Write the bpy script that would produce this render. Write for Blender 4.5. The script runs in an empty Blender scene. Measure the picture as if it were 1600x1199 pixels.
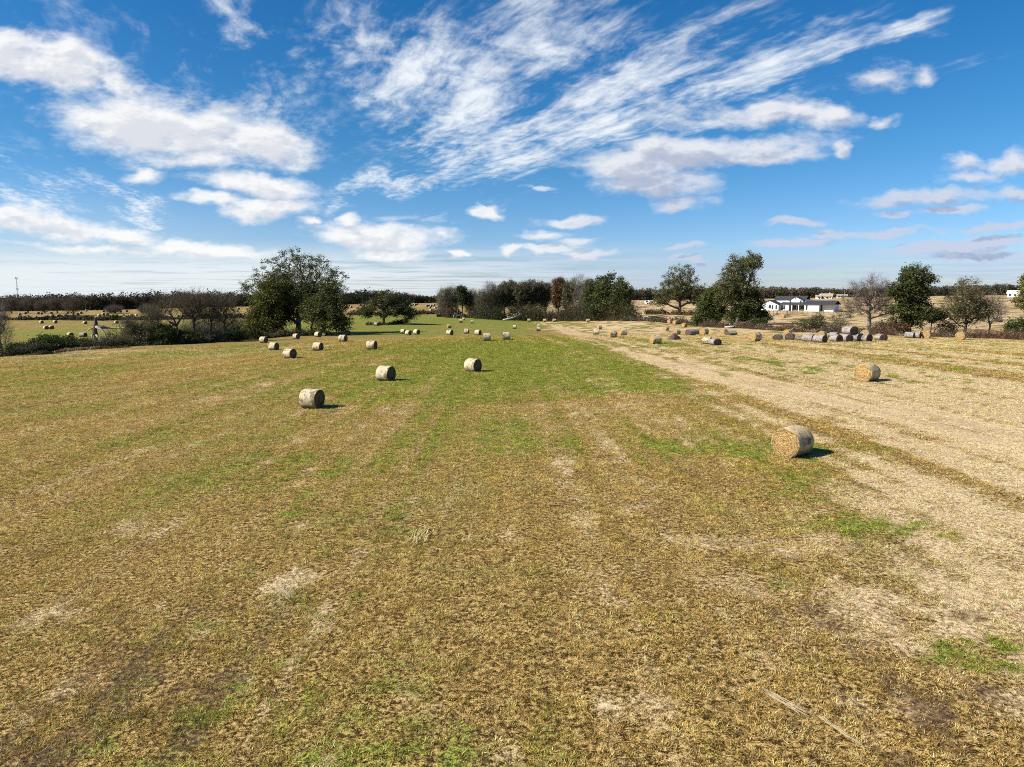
import bpy, math, random
import numpy as np
from mathutils import Vector, Matrix

# ------------------------------------------------------------------ camera, sky, sun, exposure
SC = bpy.context.scene
COL = SC.collection
PI = math.pi
F = 1600 * 24.0 / 36.0          # focal length in photo pixels (photo is 1600 x 1199)
HORIZON = 464.0
PITCH = math.atan((599.5 - HORIZON) / F)
CAM_Z = 7.7
SUN_EL = math.radians(37.0)
SUN_AZ_TO = math.radians(16.0)  # light travels towards +X, turned this much to +Y

cam_d = bpy.data.cameras.new("camera")
cam_d.sensor_width = 36.0
cam_d.lens = 24.0
cam_d.clip_start = 0.1
cam_d.clip_end = 20000.0
cam = bpy.data.objects.new("camera", cam_d)
COL.objects.link(cam)
cam.location = (0, 0, CAM_Z)
cam.rotation_euler = (PI / 2 - PITCH, 0, 0)
SC.camera = cam

SC.view_settings.view_transform = 'Standard'
SC.view_settings.look = 'None'
SC.view_settings.exposure = 0.90
SC.view_settings.gamma = 1.0
SC.view_settings.use_curve_mapping = False
SC.cycles.use_denoising = False
SC.cycles.filter_width = 1.0
SC.cycles.max_bounces = 6
SC.cycles.diffuse_bounces = 1
SC.cycles.glossy_bounces = 2
SC.cycles.transmission_bounces = 3
SC.cycles.transparent_max_bounces = 6

sun_d = bpy.data.lights.new("sun", 'SUN')
sun_d.energy = 5.0
sun_d.angle = math.radians(0.5)
sun_d.color = (1.0, 0.93, 0.82)
sun = bpy.data.objects.new("sun", sun_d)
COL.objects.link(sun)
ldir = Vector((math.cos(SUN_EL) * math.cos(SUN_AZ_TO), math.cos(SUN_EL) * math.sin(SUN_AZ_TO), -math.sin(SUN_EL)))
sun.rotation_euler = ldir.to_track_quat('-Z', 'Y').to_euler()
sun.location = (-200, 0, 300)

def pix_dir(px, py):
    """world direction of a photo pixel, scaled so that its y is 1 (for placing clouds and ground points)"""
    u = (px - 800) / F; v = (599.5 - py) / F
    y = math.cos(PITCH) + v * math.sin(PITCH)
    z = -math.sin(PITCH) + v * math.cos(PITCH)
    return u / y, z / y

# ---- node helpers
class NT:
    def __init__(self, tree):
        self.t = tree; self.n = tree.nodes; self.l = tree.links
    def node(self, typ, **kw):
        n = self.n.new(typ)
        for k, v in kw.items():
            setattr(n, k, v)
        return n
    def put(self, sock, v):
        if isinstance(v, bpy.types.NodeSocket):
            self.l.new(v, sock)
        elif v is not None:
            sock.default_value = v
    def math(self, op, a, b=None, c=None, clamp=False):
        n = self.node('ShaderNodeMath', operation=op, use_clamp=clamp)
        self.put(n.inputs[0], a)
        if b is not None: self.put(n.inputs[1], b)
        if c is not None: self.put(n.inputs[2], c)
        return n.outputs[0]
    def vmath(self, op, a, b=None, scale=None):
        n = self.node('ShaderNodeVectorMath', operation=op)
        self.put(n.inputs[0], a)
        if b is not None: self.put(n.inputs[1], b)
        if scale is not None: self.put(n.inputs['Scale'], scale)
        return n.outputs['Value'] if op in ('LENGTH', 'DOT_PRODUCT', 'DISTANCE') else n.outputs['Vector']
    def noise(self, vec, scale, detail=4.0, rough=0.5, dist=0.0, lac=2.0, color=False):
        n = self.node('ShaderNodeTexNoise')
        self.put(n.inputs['Vector'], vec)
        n.inputs['Scale'].default_value = scale
        n.inputs['Detail'].default_value = detail
        n.inputs['Roughness'].default_value = rough
        n.inputs['Lacunarity'].default_value = lac
        n.inputs['Distortion'].default_value = dist
        return n.outputs['Color'] if color else n.outputs['Fac']
    def smooth(self, v, lo, hi, a=0.0, b=1.0):
        n = self.node('ShaderNodeMapRange', interpolation_type='SMOOTHSTEP')
        self.put(n.inputs['Value'], v)
        self.put(n.inputs['From Min'], lo); self.put(n.inputs['From Max'], hi)
        self.put(n.inputs['To Min'], a); self.put(n.inputs['To Max'], b)
        return n.outputs['Result']
    def lin(self, v, lo, hi, a=0.0, b=1.0):
        n = self.node('ShaderNodeMapRange')
        self.put(n.inputs['Value'], v)
        self.put(n.inputs['From Min'], lo); self.put(n.inputs['From Max'], hi)
        self.put(n.inputs['To Min'], a); self.put(n.inputs['To Max'], b)
        return n.outputs['Result']
    def mix(self, f, a, b, typ='MIX'):
        n = self.node('ShaderNodeMix', data_type='RGBA', blend_type=typ)
        self.put(n.inputs['Factor'], f)
        self.put(n.inputs['A'] if False else n.inputs[6], a if not isinstance(a, tuple) else (*a, 1.0)[:4])
        self.put(n.inputs[7], b if not isinstance(b, tuple) else (*b, 1.0)[:4])
        return n.outputs[2]
    def ramp(self, f, stops):
        n = self.node('ShaderNodeValToRGB')
        cr = n.color_ramp
        while len(cr.elements) < len(stops):
            cr.elements.new(0.5)
        for e, (p, c) in zip(cr.elements, stops):
            e.position = p; e.color = (*c, 1.0)
        self.put(n.inputs['Fac'], f)
        return n.outputs['Color']
    def mapping(self, vec, loc=(0, 0, 0), rot=(0, 0, 0), scale=(1, 1, 1), typ='POINT'):
        n = self.node('ShaderNodeMapping', vector_type=typ)
        self.put(n.inputs['Vector'], vec)
        n.inputs['Location'].default_value = loc
        n.inputs['Rotation'].default_value = rot
        n.inputs['Scale'].default_value = scale
        return n.outputs['Vector']
    def xyz(self, vec):
        n = self.node('ShaderNodeSeparateXYZ'); self.put(n.inputs[0], vec)
        return n.outputs[0], n.outputs[1], n.outputs[2]
    def comb(self, x, y, z=0.0):
        n = self.node('ShaderNodeCombineXYZ')
        self.put(n.inputs[0], x); self.put(n.inputs[1], y); self.put(n.inputs[2], z)
        return n.outputs[0]

# ---- world: sky texture, two layers of cloud
world = bpy.data.worlds.new("World")
SC.world = world
world.use_nodes = True
W = NT(world.node_tree)
W.n.clear()

# low cumulus: centre x, y, half width, half height (photo pixels), tilt in degrees, thickness
CUMULUS = [
    (70, 98, 140, 40, -8, 1.25), (25, 80, 75, 34, 0, 1.15), (175, 126, 50, 20, -20, 0.8),
    (265, 200, 215, 55, -6, 1), (415, 226, 98, 36, -6, 1.2), (320, 240, 140, 26, 0, 0.75), (150, 180, 100, 34, 0, 0.7),
    (395, 284, 110, 20, -6, 1), (325, 309, 62, 13, 0, 0.95), (410, 322, 85, 21, 0, 1), (220, 270, 40, 10, 0, 0.6),
    (70, 355, 140, 22, -3, 1.2), (190, 367, 70, 13, -4, 1), (20, 340, 70, 16, 0, 0.9),
    (280, 384, 50, 14, 0, 1), (350, 392, 100, 13, -2, 1), (590, 372, 130, 22, 0, 1.1), (553, 352, 20, 12, 40, 0.9), (610, 397, 70, 10, 0, 0.8),
    (757, 331, 38, 12, 0, 1.3), (495, 349, 20, 6, 0, 0.7), (720, 400, 22, 6, 0, 1.1), (680, 372, 30, 8, 0, 0.6),
    (1090, 240, 225, 28, 3, 1.3), (1000, 256, 130, 24, 0, 1), (1040, 284, 105, 24, 0, 1), (1065, 315, 50, 13, 0, 0.9), (1210, 240, 80, 20, 8, 1),
    (1190, 176, 160, 24, -3, 1.05), (1270, 178, 70, 18, -4, 0.9), (1100, 186, 80, 18, 0, 0.7),
    (893, 346, 52, 11, 0, 1.4), (850, 368, 38, 8, 0, 0.9), (905, 380, 30, 9, 0, 0.8),
    (1450, 302, 120, 15, 3, 1), (1405, 332, 38, 7, 0, 1.1), (1485, 326, 55, 9, 3, 1.2), (1380, 192, 26, 13, 0, 0.7), (1313, 234, 21, 13, 0, 1),
    (1380, 122, 42, 24, 0, 0.5), (1440, 122, 18, 18, 0, 0.5), (1510, 253, 34, 13, 0, 0.7), (1580, 250, 40, 20, 0, 1), (1520, 275, 45, 9, 0, 0.7), (1590, 300, 50, 10, 0, 0.8),
    (1235, 351, 55, 8, 0, 1.2), (1395, 364, 105, 11, 4, 1.3), (1310, 368, 50, 8, 0, 1.1), (1240, 383, 75, 8, 0, 1.2), (1480, 384, 120, 11, 5, 1.3), (1550, 373, 70, 9, 0, 1.1),
    (1070, 385, 40, 6, 0, 1.1), (1075, 402, 38, 6, 0, 1.1), (860, 391, 60, 8, 0, 1.1), (800, 392, 25, 6, 0, 0.9), (1570, 353, 90, 7, 3, 1.2), (1540, 396, 90, 9, 2, 1.3),
    (915, 400, 50, 6, 0, 1), (130, 388, 150, 8, -2, 0.6), (640, 345, 60, 7, 0, 0.35),
]
# high cirrus fan
CIRRUS = [
    (720, 150, 190, 160, -30, 1.0), (850, 60, 200, 110, 0, 1.0), (1010, 115, 270, 80, 18, .95), (1200, 95, 260, 60, 24, .9),
    (650, 120, 110, 90, 0, .9), (800, 215, 230, 60, 8, 1.05), (950, 190, 220, 45, 10, 1.0), (600, 292, 120, 34, 8, 1.1), (690, 240, 90, 50, 10, .9),
    (1400, 42, 95, 36, 24, .95), (385, 20, 70, 60, -60, .75), (590, 60, 150, 90, 0, .6), (300, 130, 120, 120, -60, .33), (420, 160, 120, 110, -70, .3),
    (480, 200, 110, 90, 0, .2), (90, 280, 160, 60, -20, .42), (200, 330, 80, 36, -30, .6), (60, 320, 120, 34, -20, .6), (840, 297, 45, 10, 0, .7),
    (665, 355, 60, 12, 8, .5), (1520, 110, 90, 20, 20, .18), (150, 40, 160, 70, 0, .2),
]

def ellipse_group(name, items, warp):
    g = bpy.data.node_groups.new(name, 'ShaderNodeTree')
    g.interface.new_socket('Vector', in_out='INPUT', socket_type='NodeSocketVector')
    g.interface.new_socket('Value', in_out='OUTPUT', socket_type='NodeSocketFloat')
    G = NT(g)
    gi = G.node('NodeGroupInput'); go = G.node('NodeGroupOutput')
    v = gi.outputs[0]
    for sc, amp in warp:
        w = G.noise(G.mapping(v, scale=(1, 1.6, 1)), sc, 3.0, .55, color=True)
        w = G.vmath('SUBTRACT', w, (.5, .5, .5))
        w = G.vmath('MULTIPLY', w, (amp * 1.6, amp, 0))
        v = G.vmath('ADD', v, w)
    acc = None
    for (x, y, rx, ry, rot, wt) in items:
        a, e = pix_dir(x, y)
        vv = v
        if acc is not None:            # each ellipse waits for the one before it, which keeps the shader's working set small
            sx, sy, _z = G.xyz(v)
            vv = G.comb(sx, sy, acc)
        m = G.mapping(vv, (a, e, 0), (0, 0, math.radians(rot)), (rx / F, ry / F, 1e5), 'TEXTURE')
        ln = G.vmath('LENGTH', m)
        val = G.math('MULTIPLY_ADD', ln, -wt, wt)
        acc = val if acc is None else G.math('MAXIMUM', acc, val)
    G.l.new(acc, go.inputs[0])
    return g

g_cum = ellipse_group('cumulus_field', CUMULUS, [(9.0, .045), (34.0, .016)])
g_cir = ellipse_group('cirrus_field', CIRRUS, [(5.0, .10), (16.0, .05)])

tc = W.node('ShaderNodeTexCoord')
D = W.vmath('NORMALIZE', tc.outputs['Generated'])
dx, dy, dz = W.xyz(D)
ysafe = W.math('MAXIMUM', dy, .02)
A = W.math('DIVIDE', dx, ysafe)
E = W.math('DIVIDE', dz, ysafe)
P = W.comb(A, E, 0.0)
zsafe = W.math('MAXIMUM', W.math('ADD', dz, .012), .01)
Q = W.comb(W.math('DIVIDE', dx, zsafe), W.math('DIVIDE', dy, zsafe), 0.0)   # flat cloud-layer coordinates

sky = W.node('ShaderNodeTexSky', sky_type='NISHITA')
sky.sun_disc = False
sky.sun_elevation = SUN_EL
sky.sun_rotation = math.atan2(-ldir.x, -ldir.y)
sky.altitude = 100.0
sky.air_density = 1.0
sky.dust_density = 0.35
sky.ozone_density = 2.2
hs = W.node('ShaderNodeHueSaturation')
hs.inputs['Hue'].default_value = 0.497
hs.inputs['Saturation'].default_value = 1.42
hs.inputs['Value'].default_value = 1.0
W.l.new(sky.outputs['Color'], hs.inputs['Color'])
low = W.smooth(dz, .22, .03)
skycol = W.mix(1.0, hs.outputs['Color'], W.mix(low, (.82, 1.10, 1.28), (.92, 1.05, 1.48)), 'MULTIPLY')

K = 20.0      # background strength is 1/K, so a cloud of display brightness b is b*K here
# cumulus density, and the density a little towards the light, for the shading of the billows
def cum_density(vec, octaves):
    n = W.node('ShaderNodeGroup'); n.node_tree = g_cum
    W.put(n.inputs[0], vec)
    st = W.mapping(vec, scale=(1, 1.7, 1))
    f1 = W.noise(st, 8.0, octaves, .60)
    f2 = W.noise(W.mapping(vec, rot=(0, 0, .35), scale=(1, 2.4, 1)), 34.0, octaves - 3.0, .62)
    return W.math('MULTIPLY_ADD', W.math('ADD', W.math('SUBTRACT', f1, .5), W.math('MULTIPLY', W.math('SUBTRACT', f2, .5), .42)), 1.7, W.math('MINIMUM', n.outputs[0], .62)), f1
cv0, cn0 = cum_density(P, 8.0)
cv1, cn1 = cum_density(W.vmath('ADD', P, (-.010, .013, 0)), 5.0)
cd0 = W.smooth(cv0, -.16, .70)
side = W.smooth(A, -.25, .40)                                    # clouds away from the sun read greyer
lowr = W.math('MULTIPLY', W.smooth(E, .26, .10), W.smooth(A, -.05, .30))
bright = W.mix(lowr, W.mix(side, (10.6, 10.6, 10.5), (9.4, 9.5, 9.8)), (6.2, 7.0, 8.7))
dark = W.mix(lowr, W.mix(side, (8.2, 8.4, 8.9), (6.0, 6.2, 7.2)), (3.9, 4.7, 6.7))
shade = W.math('ADD', W.smooth(cv1, .05, .95), W.math('MULTIPLY', W.math('SUBTRACT', cn1, cn0), 2.2))
cumcol = W.mix(W.smooth(shade, .10, .95), bright, dark)
# cirrus
n = W.node('ShaderNodeGroup'); n.node_tree = g_cir
W.put(n.inputs[0], P)
cmask = n.outputs[0]
Qr = W.mapping(Q, rot=(0, 0, math.radians(-113.0)))               # x runs along the streaks
Qw = W.vmath('ADD', Qr, W.vmath('MULTIPLY', W.vmath('SUBTRACT', W.noise(Qr, .9, 3.0, .55, color=True), (.5, .5, .5)), (.6, .30, 0)))
st1 = W.noise(W.mapping(Qw, scale=(.42, 1.9, 1)), 1.7, 8.0, .6)
st2 = W.noise(W.mapping(Qw, scale=(1.7, 3.4, 1)), 4.2, 8.0, .62)
stt = W.math('ADD', W.math('MULTIPLY', st1, .7), W.math('MULTIPLY', st2, .38))
civ = W.math('MULTIPLY_ADD', cmask, .62, W.math('MULTIPLY', W.math('SUBTRACT', stt, .54), 2.7))
cid = W.math('MULTIPLY', W.smooth(civ, .02, .86), W.smooth(cmask, -.12, .35))
cid = W.math('MULTIPLY', cid, .93)
# thin streaky layer low over the horizon
hz = W.noise(W.mapping(Q, rot=(0, 0, .15), scale=(.26, .30, 1)), 1.0, 9.0, .66)
hw = W.math('MULTIPLY', W.math('MULTIPLY', W.smooth(E, .085, .035), W.smooth(E, -.02, .004)), .82)
hd = W.math('MULTIPLY', W.smooth(W.math('MULTIPLY_ADD', W.smooth(A, .5, -.75), .12, hz), .40, .62), hw)
hcol = W.mix(W.smooth(A, -.3, .35), (9.3, 9.9, 10.4), (5.3, 6.4, 8.9))
veil = W.math('MULTIPLY', W.math('MULTIPLY', W.smooth(A, -.05, -.75), W.smooth(E, .20, .0)), .42)
skycol = W.mix(veil, skycol, (7.4, 9.0, 10.3))
c = W.mix(hd, skycol, hcol)
c = W.mix(cid, c, (10.0, 10.5, 10.9))
c = W.mix(W.math('MULTIPLY', cd0, .95), c, cumcol)
bg = W.node('ShaderNodeBackground')
bg.inputs['Strength'].default_value = 1.0 / K
W.l.new(c, bg.inputs['Color'])
wo = W.node('ShaderNodeOutputWorld')
W.l.new(bg.outputs[0], wo.inputs['Surface'])
world.cycles.sampling_method = 'NONE'

# ------------------------------------------------------------------ helpers: noise, meshes, tags
def _hash(ix, iy, seed):
    with np.errstate(over='ignore'):
        h = (ix.astype(np.int64) * 374761393 + iy.astype(np.int64) * 668265263 + seed * 1442695041) & 0xFFFFFFFF
        h = ((h ^ (h >> 13)) * 1274126177) & 0xFFFFFFFF
        h = (h ^ (h >> 16)) & 0xFFFFFF
    return h / float(0xFFFFFF)

def vnoise(x, y, seed=0):
    xi = np.floor(x); yi = np.floor(y)
    fx = x - xi; fy = y - yi
    fx = fx * fx * (3 - 2 * fx); fy = fy * fy * (3 - 2 * fy)
    a = _hash(xi, yi, seed); b = _hash(xi + 1, yi, seed); c = _hash(xi, yi + 1, seed); d = _hash(xi + 1, yi + 1, seed)
    return (a * (1 - fx) + b * fx) * (1 - fy) + (c * (1 - fx) + d * fx) * fy

def fbm(x, y, seed=0, octv=4):
    s = 0.0; a = .5; t = 0.0
    for k in range(octv):
        s = s + a * vnoise(x * 2 ** k + 17.3 * k, y * 2 ** k - 9.1 * k, seed + k); t += a; a *= .55
    return s / t

def sstep(v, lo, hi):
    t = np.clip((v - lo) / (hi - lo), 0, 1)
    return t * t * (3 - 2 * t)

def mesh_arrays(name, V, Fc, mats=(), midx=None, fattr=None, smooth=False, vattr=None):
    """a mesh from numpy arrays; Fc: (n, k) uniform faces or a list of such arrays"""
    Fl = Fc if isinstance(Fc, list) else [Fc]
    Fl = [f for f in Fl if len(f)]
    me = bpy.data.meshes.new(name)
    V = np.asarray(V, np.float32)
    me.vertices.add(len(V))
    me.vertices.foreach_set('co', V.ravel())
    loops = np.concatenate([f.ravel() for f in Fl]).astype(np.int32)
    sizes = np.concatenate([np.full(len(f), f.shape[1], np.int32) for f in Fl])
    starts = np.concatenate([[0], np.cumsum(sizes)[:-1]]).astype(np.int32)
    me.loops.add(len(loops))
    me.loops.foreach_set('vertex_index', loops)
    me.polygons.add(len(sizes))
    me.polygons.foreach_set('loop_start', starts)
    for m in mats:
        me.materials.append(m)
    if midx is not None:
        me.polygons.foreach_set('material_index', np.asarray(midx, np.int32))
    me.polygons.foreach_set('use_smooth', np.full(len(sizes), smooth))
    for dom, dct in (('FACE', fattr), ('POINT', vattr)):
        for k, arr in (dct or {}).items():
            arr = np.asarray(arr, np.float32)
            if arr.ndim == 1:
                at = me.attributes.new(k, 'FLOAT', dom); at.data.foreach_set('value', arr)
            else:
                at = me.attributes.new(k, 'FLOAT_COLOR', dom)
                c4 = np.ones((len(arr), 4), np.float32); c4[:, :3] = arr
                at.data.foreach_set('color', c4.ravel())
    me.update(calc_edges=True)
    return me

def link(name, me, parent=None, loc=None, rot=None):
    o = bpy.data.objects.new(name, me)
    COL.objects.link(o)
    if parent is not None: o.parent = parent
    if loc is not None: o.location = loc
    if rot is not None: o.rotation_euler = rot
    return o

def tag(o, label=None, cat=None, group=None, kind=None):
    if label: o['label'] = label
    if cat: o['category'] = cat
    if group: o['group'] = group
    if kind: o['kind'] = kind
    return o

def thing(name, label, cat, loc=(0, 0, 0), rz=0.0, group=None):
    return tag(link(name, None, None, loc, (0, 0, rz)), label, cat, group)

class MB:
    """collects boxes, prisms, tubes into one mesh"""
    def __init__(s): s.V = []; s.F = []
    def add(s, vs, fs):
        b = len(s.V); s.V += [tuple(v) for v in vs]; s.F += [tuple(i + b for i in f) for f in fs]; return s
    def box(s, x0, x1, y0, y1, z0, z1):
        return s.add([(x0, y0, z0), (x1, y0, z0), (x1, y1, z0), (x0, y1, z0), (x0, y0, z1), (x1, y0, z1), (x1, y1, z1), (x0, y1, z1)],
                     [(3, 2, 1, 0), (4, 5, 6, 7), (0, 1, 5, 4), (1, 2, 6, 5), (2, 3, 7, 6), (3, 0, 4, 7)])
    def prism(s, poly, axis, a0, a1):
        """poly: (u, z) outline; extruded along axis 'x' or 'y' from a0 to a1"""
        n = len(poly)
        f = (lambda u, z, a: (a, u, z)) if axis == 'x' else (lambda u, z, a: (u, a, z))
        vs = [f(u, z, a0) for u, z in poly] + [f(u, z, a1) for u, z in poly]
        fs = [tuple(range(n - 1, -1, -1)), tuple(range(n, 2 * n))] + [(i, (i + 1) % n, n + (i + 1) % n, n + i) for i in range(n)]
        return s.add(vs, fs)
    def cyl(s, c, r, h, axis='z', seg=16, r2=None, chamfer=0.0):
        r2 = r if r2 is None else r2
        prof = [(r - chamfer, -h / 2), (r, -h / 2 + chamfer), (r2, h / 2 - chamfer), (r2 - chamfer, h / 2)] if chamfer else [(r, -h / 2), (r2, h / 2)]
        vs = []
        for rr, t in prof:
            for k in range(seg):
                a = 2 * PI * k / seg; u, v = rr * math.cos(a), rr * math.sin(a)
                p = {'z': (u, v, t), 'x': (t, u, v), 'y': (v, t, u)}[axis]
                vs.append((p[0] + c[0], p[1] + c[1], p[2] + c[2]))
        m = len(prof)
        fs = [tuple(range(seg - 1, -1, -1)), tuple(range((m - 1) * seg, m * seg))]
        for j in range(m - 1):
            fs += [(j * seg + k, j * seg + (k + 1) % seg, (j + 1) * seg + (k + 1) % seg, (j + 1) * seg + k) for k in range(seg)]
        return s.add(vs, fs)
    def tube(s, pts, radii, seg=6):
        pts = [Vector(p) for p in pts]; vs = []; n = len(pts)
        for i, p in enumerate(pts):
            t = (pts[min(i + 1, n - 1)] - pts[max(i - 1, 0)]).normalized()
            a = t.orthogonal().normalized() if i == 0 else (a - t * a.dot(t)).normalized()
            b = t.cross(a)
            for k in range(seg):
                q = 2 * PI * k / seg
                vs.append(p + (a * math.cos(q) + b * math.sin(q)) * radii[i])
        fs = [tuple(range(seg - 1, -1, -1)), tuple(range((n - 1) * seg, n * seg))]
        for j in range(n - 1):
            fs += [(j * seg + k, j * seg + (k + 1) % seg, (j + 1) * seg + (k + 1) % seg, (j + 1) * seg + k) for k in range(seg)]
        return s.add(vs, fs)
    def build(s, name, m, parent=None, smooth=False, loc=None, rot=None):
        me = bpy.data.meshes.new(name); me.from_pydata(s.V, [], s.F); me.materials.append(m)
        me.polygons.foreach_set('use_smooth', [smooth] * len(s.F)); me.update()
        return link(name, me, parent, loc, rot)

def mat(name, fn, rough=.9, spec=.2, bump=None):
    """a material whose colour (and optional bump height) come from fn(NT) -> socket or (socket, height socket, strength)"""
    m = bpy.data.materials.new(name); m.use_nodes = True
    T = NT(m.node_tree); b = T.n['Principled BSDF']
    b.inputs['Roughness'].default_value = rough
    b.inputs['Specular IOR Level'].default_value = spec
    r = fn(T)
    if isinstance(r, tuple) and len(r) == 3 and isinstance(r[0], bpy.types.NodeSocket):
        col, h, st = r
        bn = T.node('ShaderNodeBump'); bn.inputs['Strength'].default_value = st; bn.inputs['Distance'].default_value = .07
        T.l.new(h, bn.inputs['Height']); T.l.new(bn.outputs[0], b.inputs['Normal'])
    else:
        col = r
    T.put(b.inputs['Base Color'], col if isinstance(col, bpy.types.NodeSocket) else (*col, 1.0))
    return m

def flat_mat(name, c, var=.25, scale=6.0, rough=.8, spec=.3, metal=0.0):
    def fn(T):
        t = T.node('ShaderNodeTexCoord')
        n = T.noise(t.outputs['Object'], scale, 5.0, .6)
        return T.mix(n, tuple(x * (1 - var) for x in c), tuple(min(1, x * (1 + var)) for x in c))
    m = mat(name, fn, rough, spec)
    m.node_tree.nodes['Principled BSDF'].inputs['Metallic'].default_value = metal
    return m

# ------------------------------------------------------------------ terrain: a smooth surface through surveyed points
# photo column, photo row of the ground, distance in metres along the view
SURVEY = [
    (0, 556, 118), (100, 546, 128), (200, 541, 140), (313, 534, 185), (404, 528, 172),
    (453, 560.5, 93), (428, 547.5, 119), (412, 536, 147), (463, 530, 170), (497, 548.5, 108), (497, 527, 176), (536, 534.5, 133),
    (581, 546.7, 104), (542, 524, 200), (637, 523.5, 186), (651, 523, 178), (703, 524, 172), (729, 521.5, 190), (747, 524, 172), (760, 533, 121), (790, 531.6, 121),
    (702, 512.5, 245), (841, 517.6, 214), (804, 514, 250), (935, 523, 157), (957, 527.8, 122), (972, 524.6, 133), (1024, 537.5, 100), (1040, 517, 205),
    (1054, 507, 228), (1069, 511.6, 216), (1099, 523, 140), (1178, 533.6, 98), (1270, 535, 110), (1350, 533.5, 109), (1375, 532, 114), (1447, 529, 124), (1501, 531, 115),
    (1600, 541, 112), (1550, 526, 132), (1420, 522, 132), (1250, 517, 160), (1150, 509, 200),
    (1187, 484, 296), (1306, 484, 296), (1226, 496.5, 258), (1250, 475, 400), (1250, 467, 560), (1590, 463.5, 440), (1580, 481, 330), (1480, 503, 226), (1561, 503, 220), (1325, 497, 250), (1430, 478, 360),
    (1000, 485, 400), (1000, 471, 520), (1010, 497, 290), (918, 503, 300),
    (850, 502, 322), (826, 502, 325), (700, 494, 340), (760, 497, 330), (600, 506, 272),
    (640, 478, 480), (660, 474, 640), (560, 489, 410), (560, 477, 570), (620, 490, 370),
    (72, 515, 260), (110, 527, 196), (86, 506, 297), (190, 505, 300), (50, 492, 420), (50, 487, 540), (200, 495, 410), (200, 484, 600), (300, 481, 600), (330, 490, 440), (275, 508, 250),
]
ctrl = []
for px, py, d in SURVEY:
    a, e = pix_dir(px, py)
    ctrl.append((a * d, d, CAM_Z + e * d))
for x, y, z in [(0, 0, 0), (-20, 10, 0), (20, 10, .1), (0, 20, 0), (-15, 30, 0), (12, 28, .45), (30, 30, .7), (50, 40, .8), (-40, 30, -.3), (-60, 60, -.9), (-17, 48, 0), (-5, 70, .1), (25, 50, .9), (10, 80, .4),
                (60, 80, 1.0), (-150, 60, -3), (150, 60, 1.5), (0, -80, 0), (-120, -100, -1), (120, -100, 1), (0, -400, -1), (-400, 0, -5), (400, 0, 4), (-400, -400, -3), (400, -400, 2),
                (0, 900, 3), (-500, 900, -2), (500, 900, 8), (900, 500, 9), (-900, 500, -4), (0, 1400, 3), (-1100, 1100, 0), (1100, 1100, 9)]:
    ctrl.append((x, y, z))
ctrl = np.array(ctrl)
_X = ctrl[:, :2] / 100.0
def _U(r2):
    return np.where(r2 > 1e-12, .5 * r2 * np.log(np.maximum(r2, 1e-12)), 0.0)
_n = len(_X)
_K = _U(((_X[:, None] - _X[None]) ** 2).sum(-1)) + np.eye(_n) * 0.035
_P = np.c_[np.ones(_n), _X]
_S = np.linalg.solve(np.block([[_K, _P], [_P.T, np.zeros((3, 3))]]), np.r_[ctrl[:, 2], np.zeros(3)])
_w, _a = _S[:_n], _S[_n:]

def ground_z(x, y):
    x = np.asarray(x, float); y = np.asarray(y, float); shp = x.shape
    q = np.c_[x.ravel(), y.ravel()] / 100.0
    out = np.empty(len(q))
    for i in range(0, len(q), 20000):
        p = q[i:i + 20000]
        r2 = (p[:, :1] - _X[:, 0]) ** 2 + (p[:, 1:] - _X[:, 1]) ** 2
        out[i:i + 20000] = _U(r2) @ _w + _a[0] + p @ _a[1:]
    r = np.hypot(q[:, 0], q[:, 1]) * 100
    w = sstep(r, 700, 1300)
    return (np.clip(out, -8, 14) * (1 - w) + 3.0 * w).reshape(shp)

def gz(x, y):
    return float(ground_z(np.array([x]), np.array([y]))[0])

_T = np.geomspace(8, 1200, 900)
def spot(px, py, d=None):
    """the point of the ground seen at a photo pixel (or on the column of that pixel, d metres out)"""
    a, e = pix_dir(px, py)
    if d is None:
        h = CAM_Z + e * _T - ground_z(a * _T, _T)
        k = int(np.argmax(h < 0)) if (h < 0).any() else len(_T) - 1
        if k == 0: d = _T[0]
        else: d = _T[k - 1] + (_T[k] - _T[k - 1]) * h[k - 1] / (h[k - 1] - h[k])
    return Vector((a * d, d, gz(a * d, d)))

# ------------------------------------------------------------------ what grows where on the field
STREAK = math.radians(6.5)      # mowing lines run a little left of the view
def along(x, y, ang=STREAK):
    # the mowing lines draw together slowly with distance, as the track does
    return (x + 5) / (1 - np.clip(y, -40, 200) / 320.0), y + .05 * x      # across, along
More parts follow.
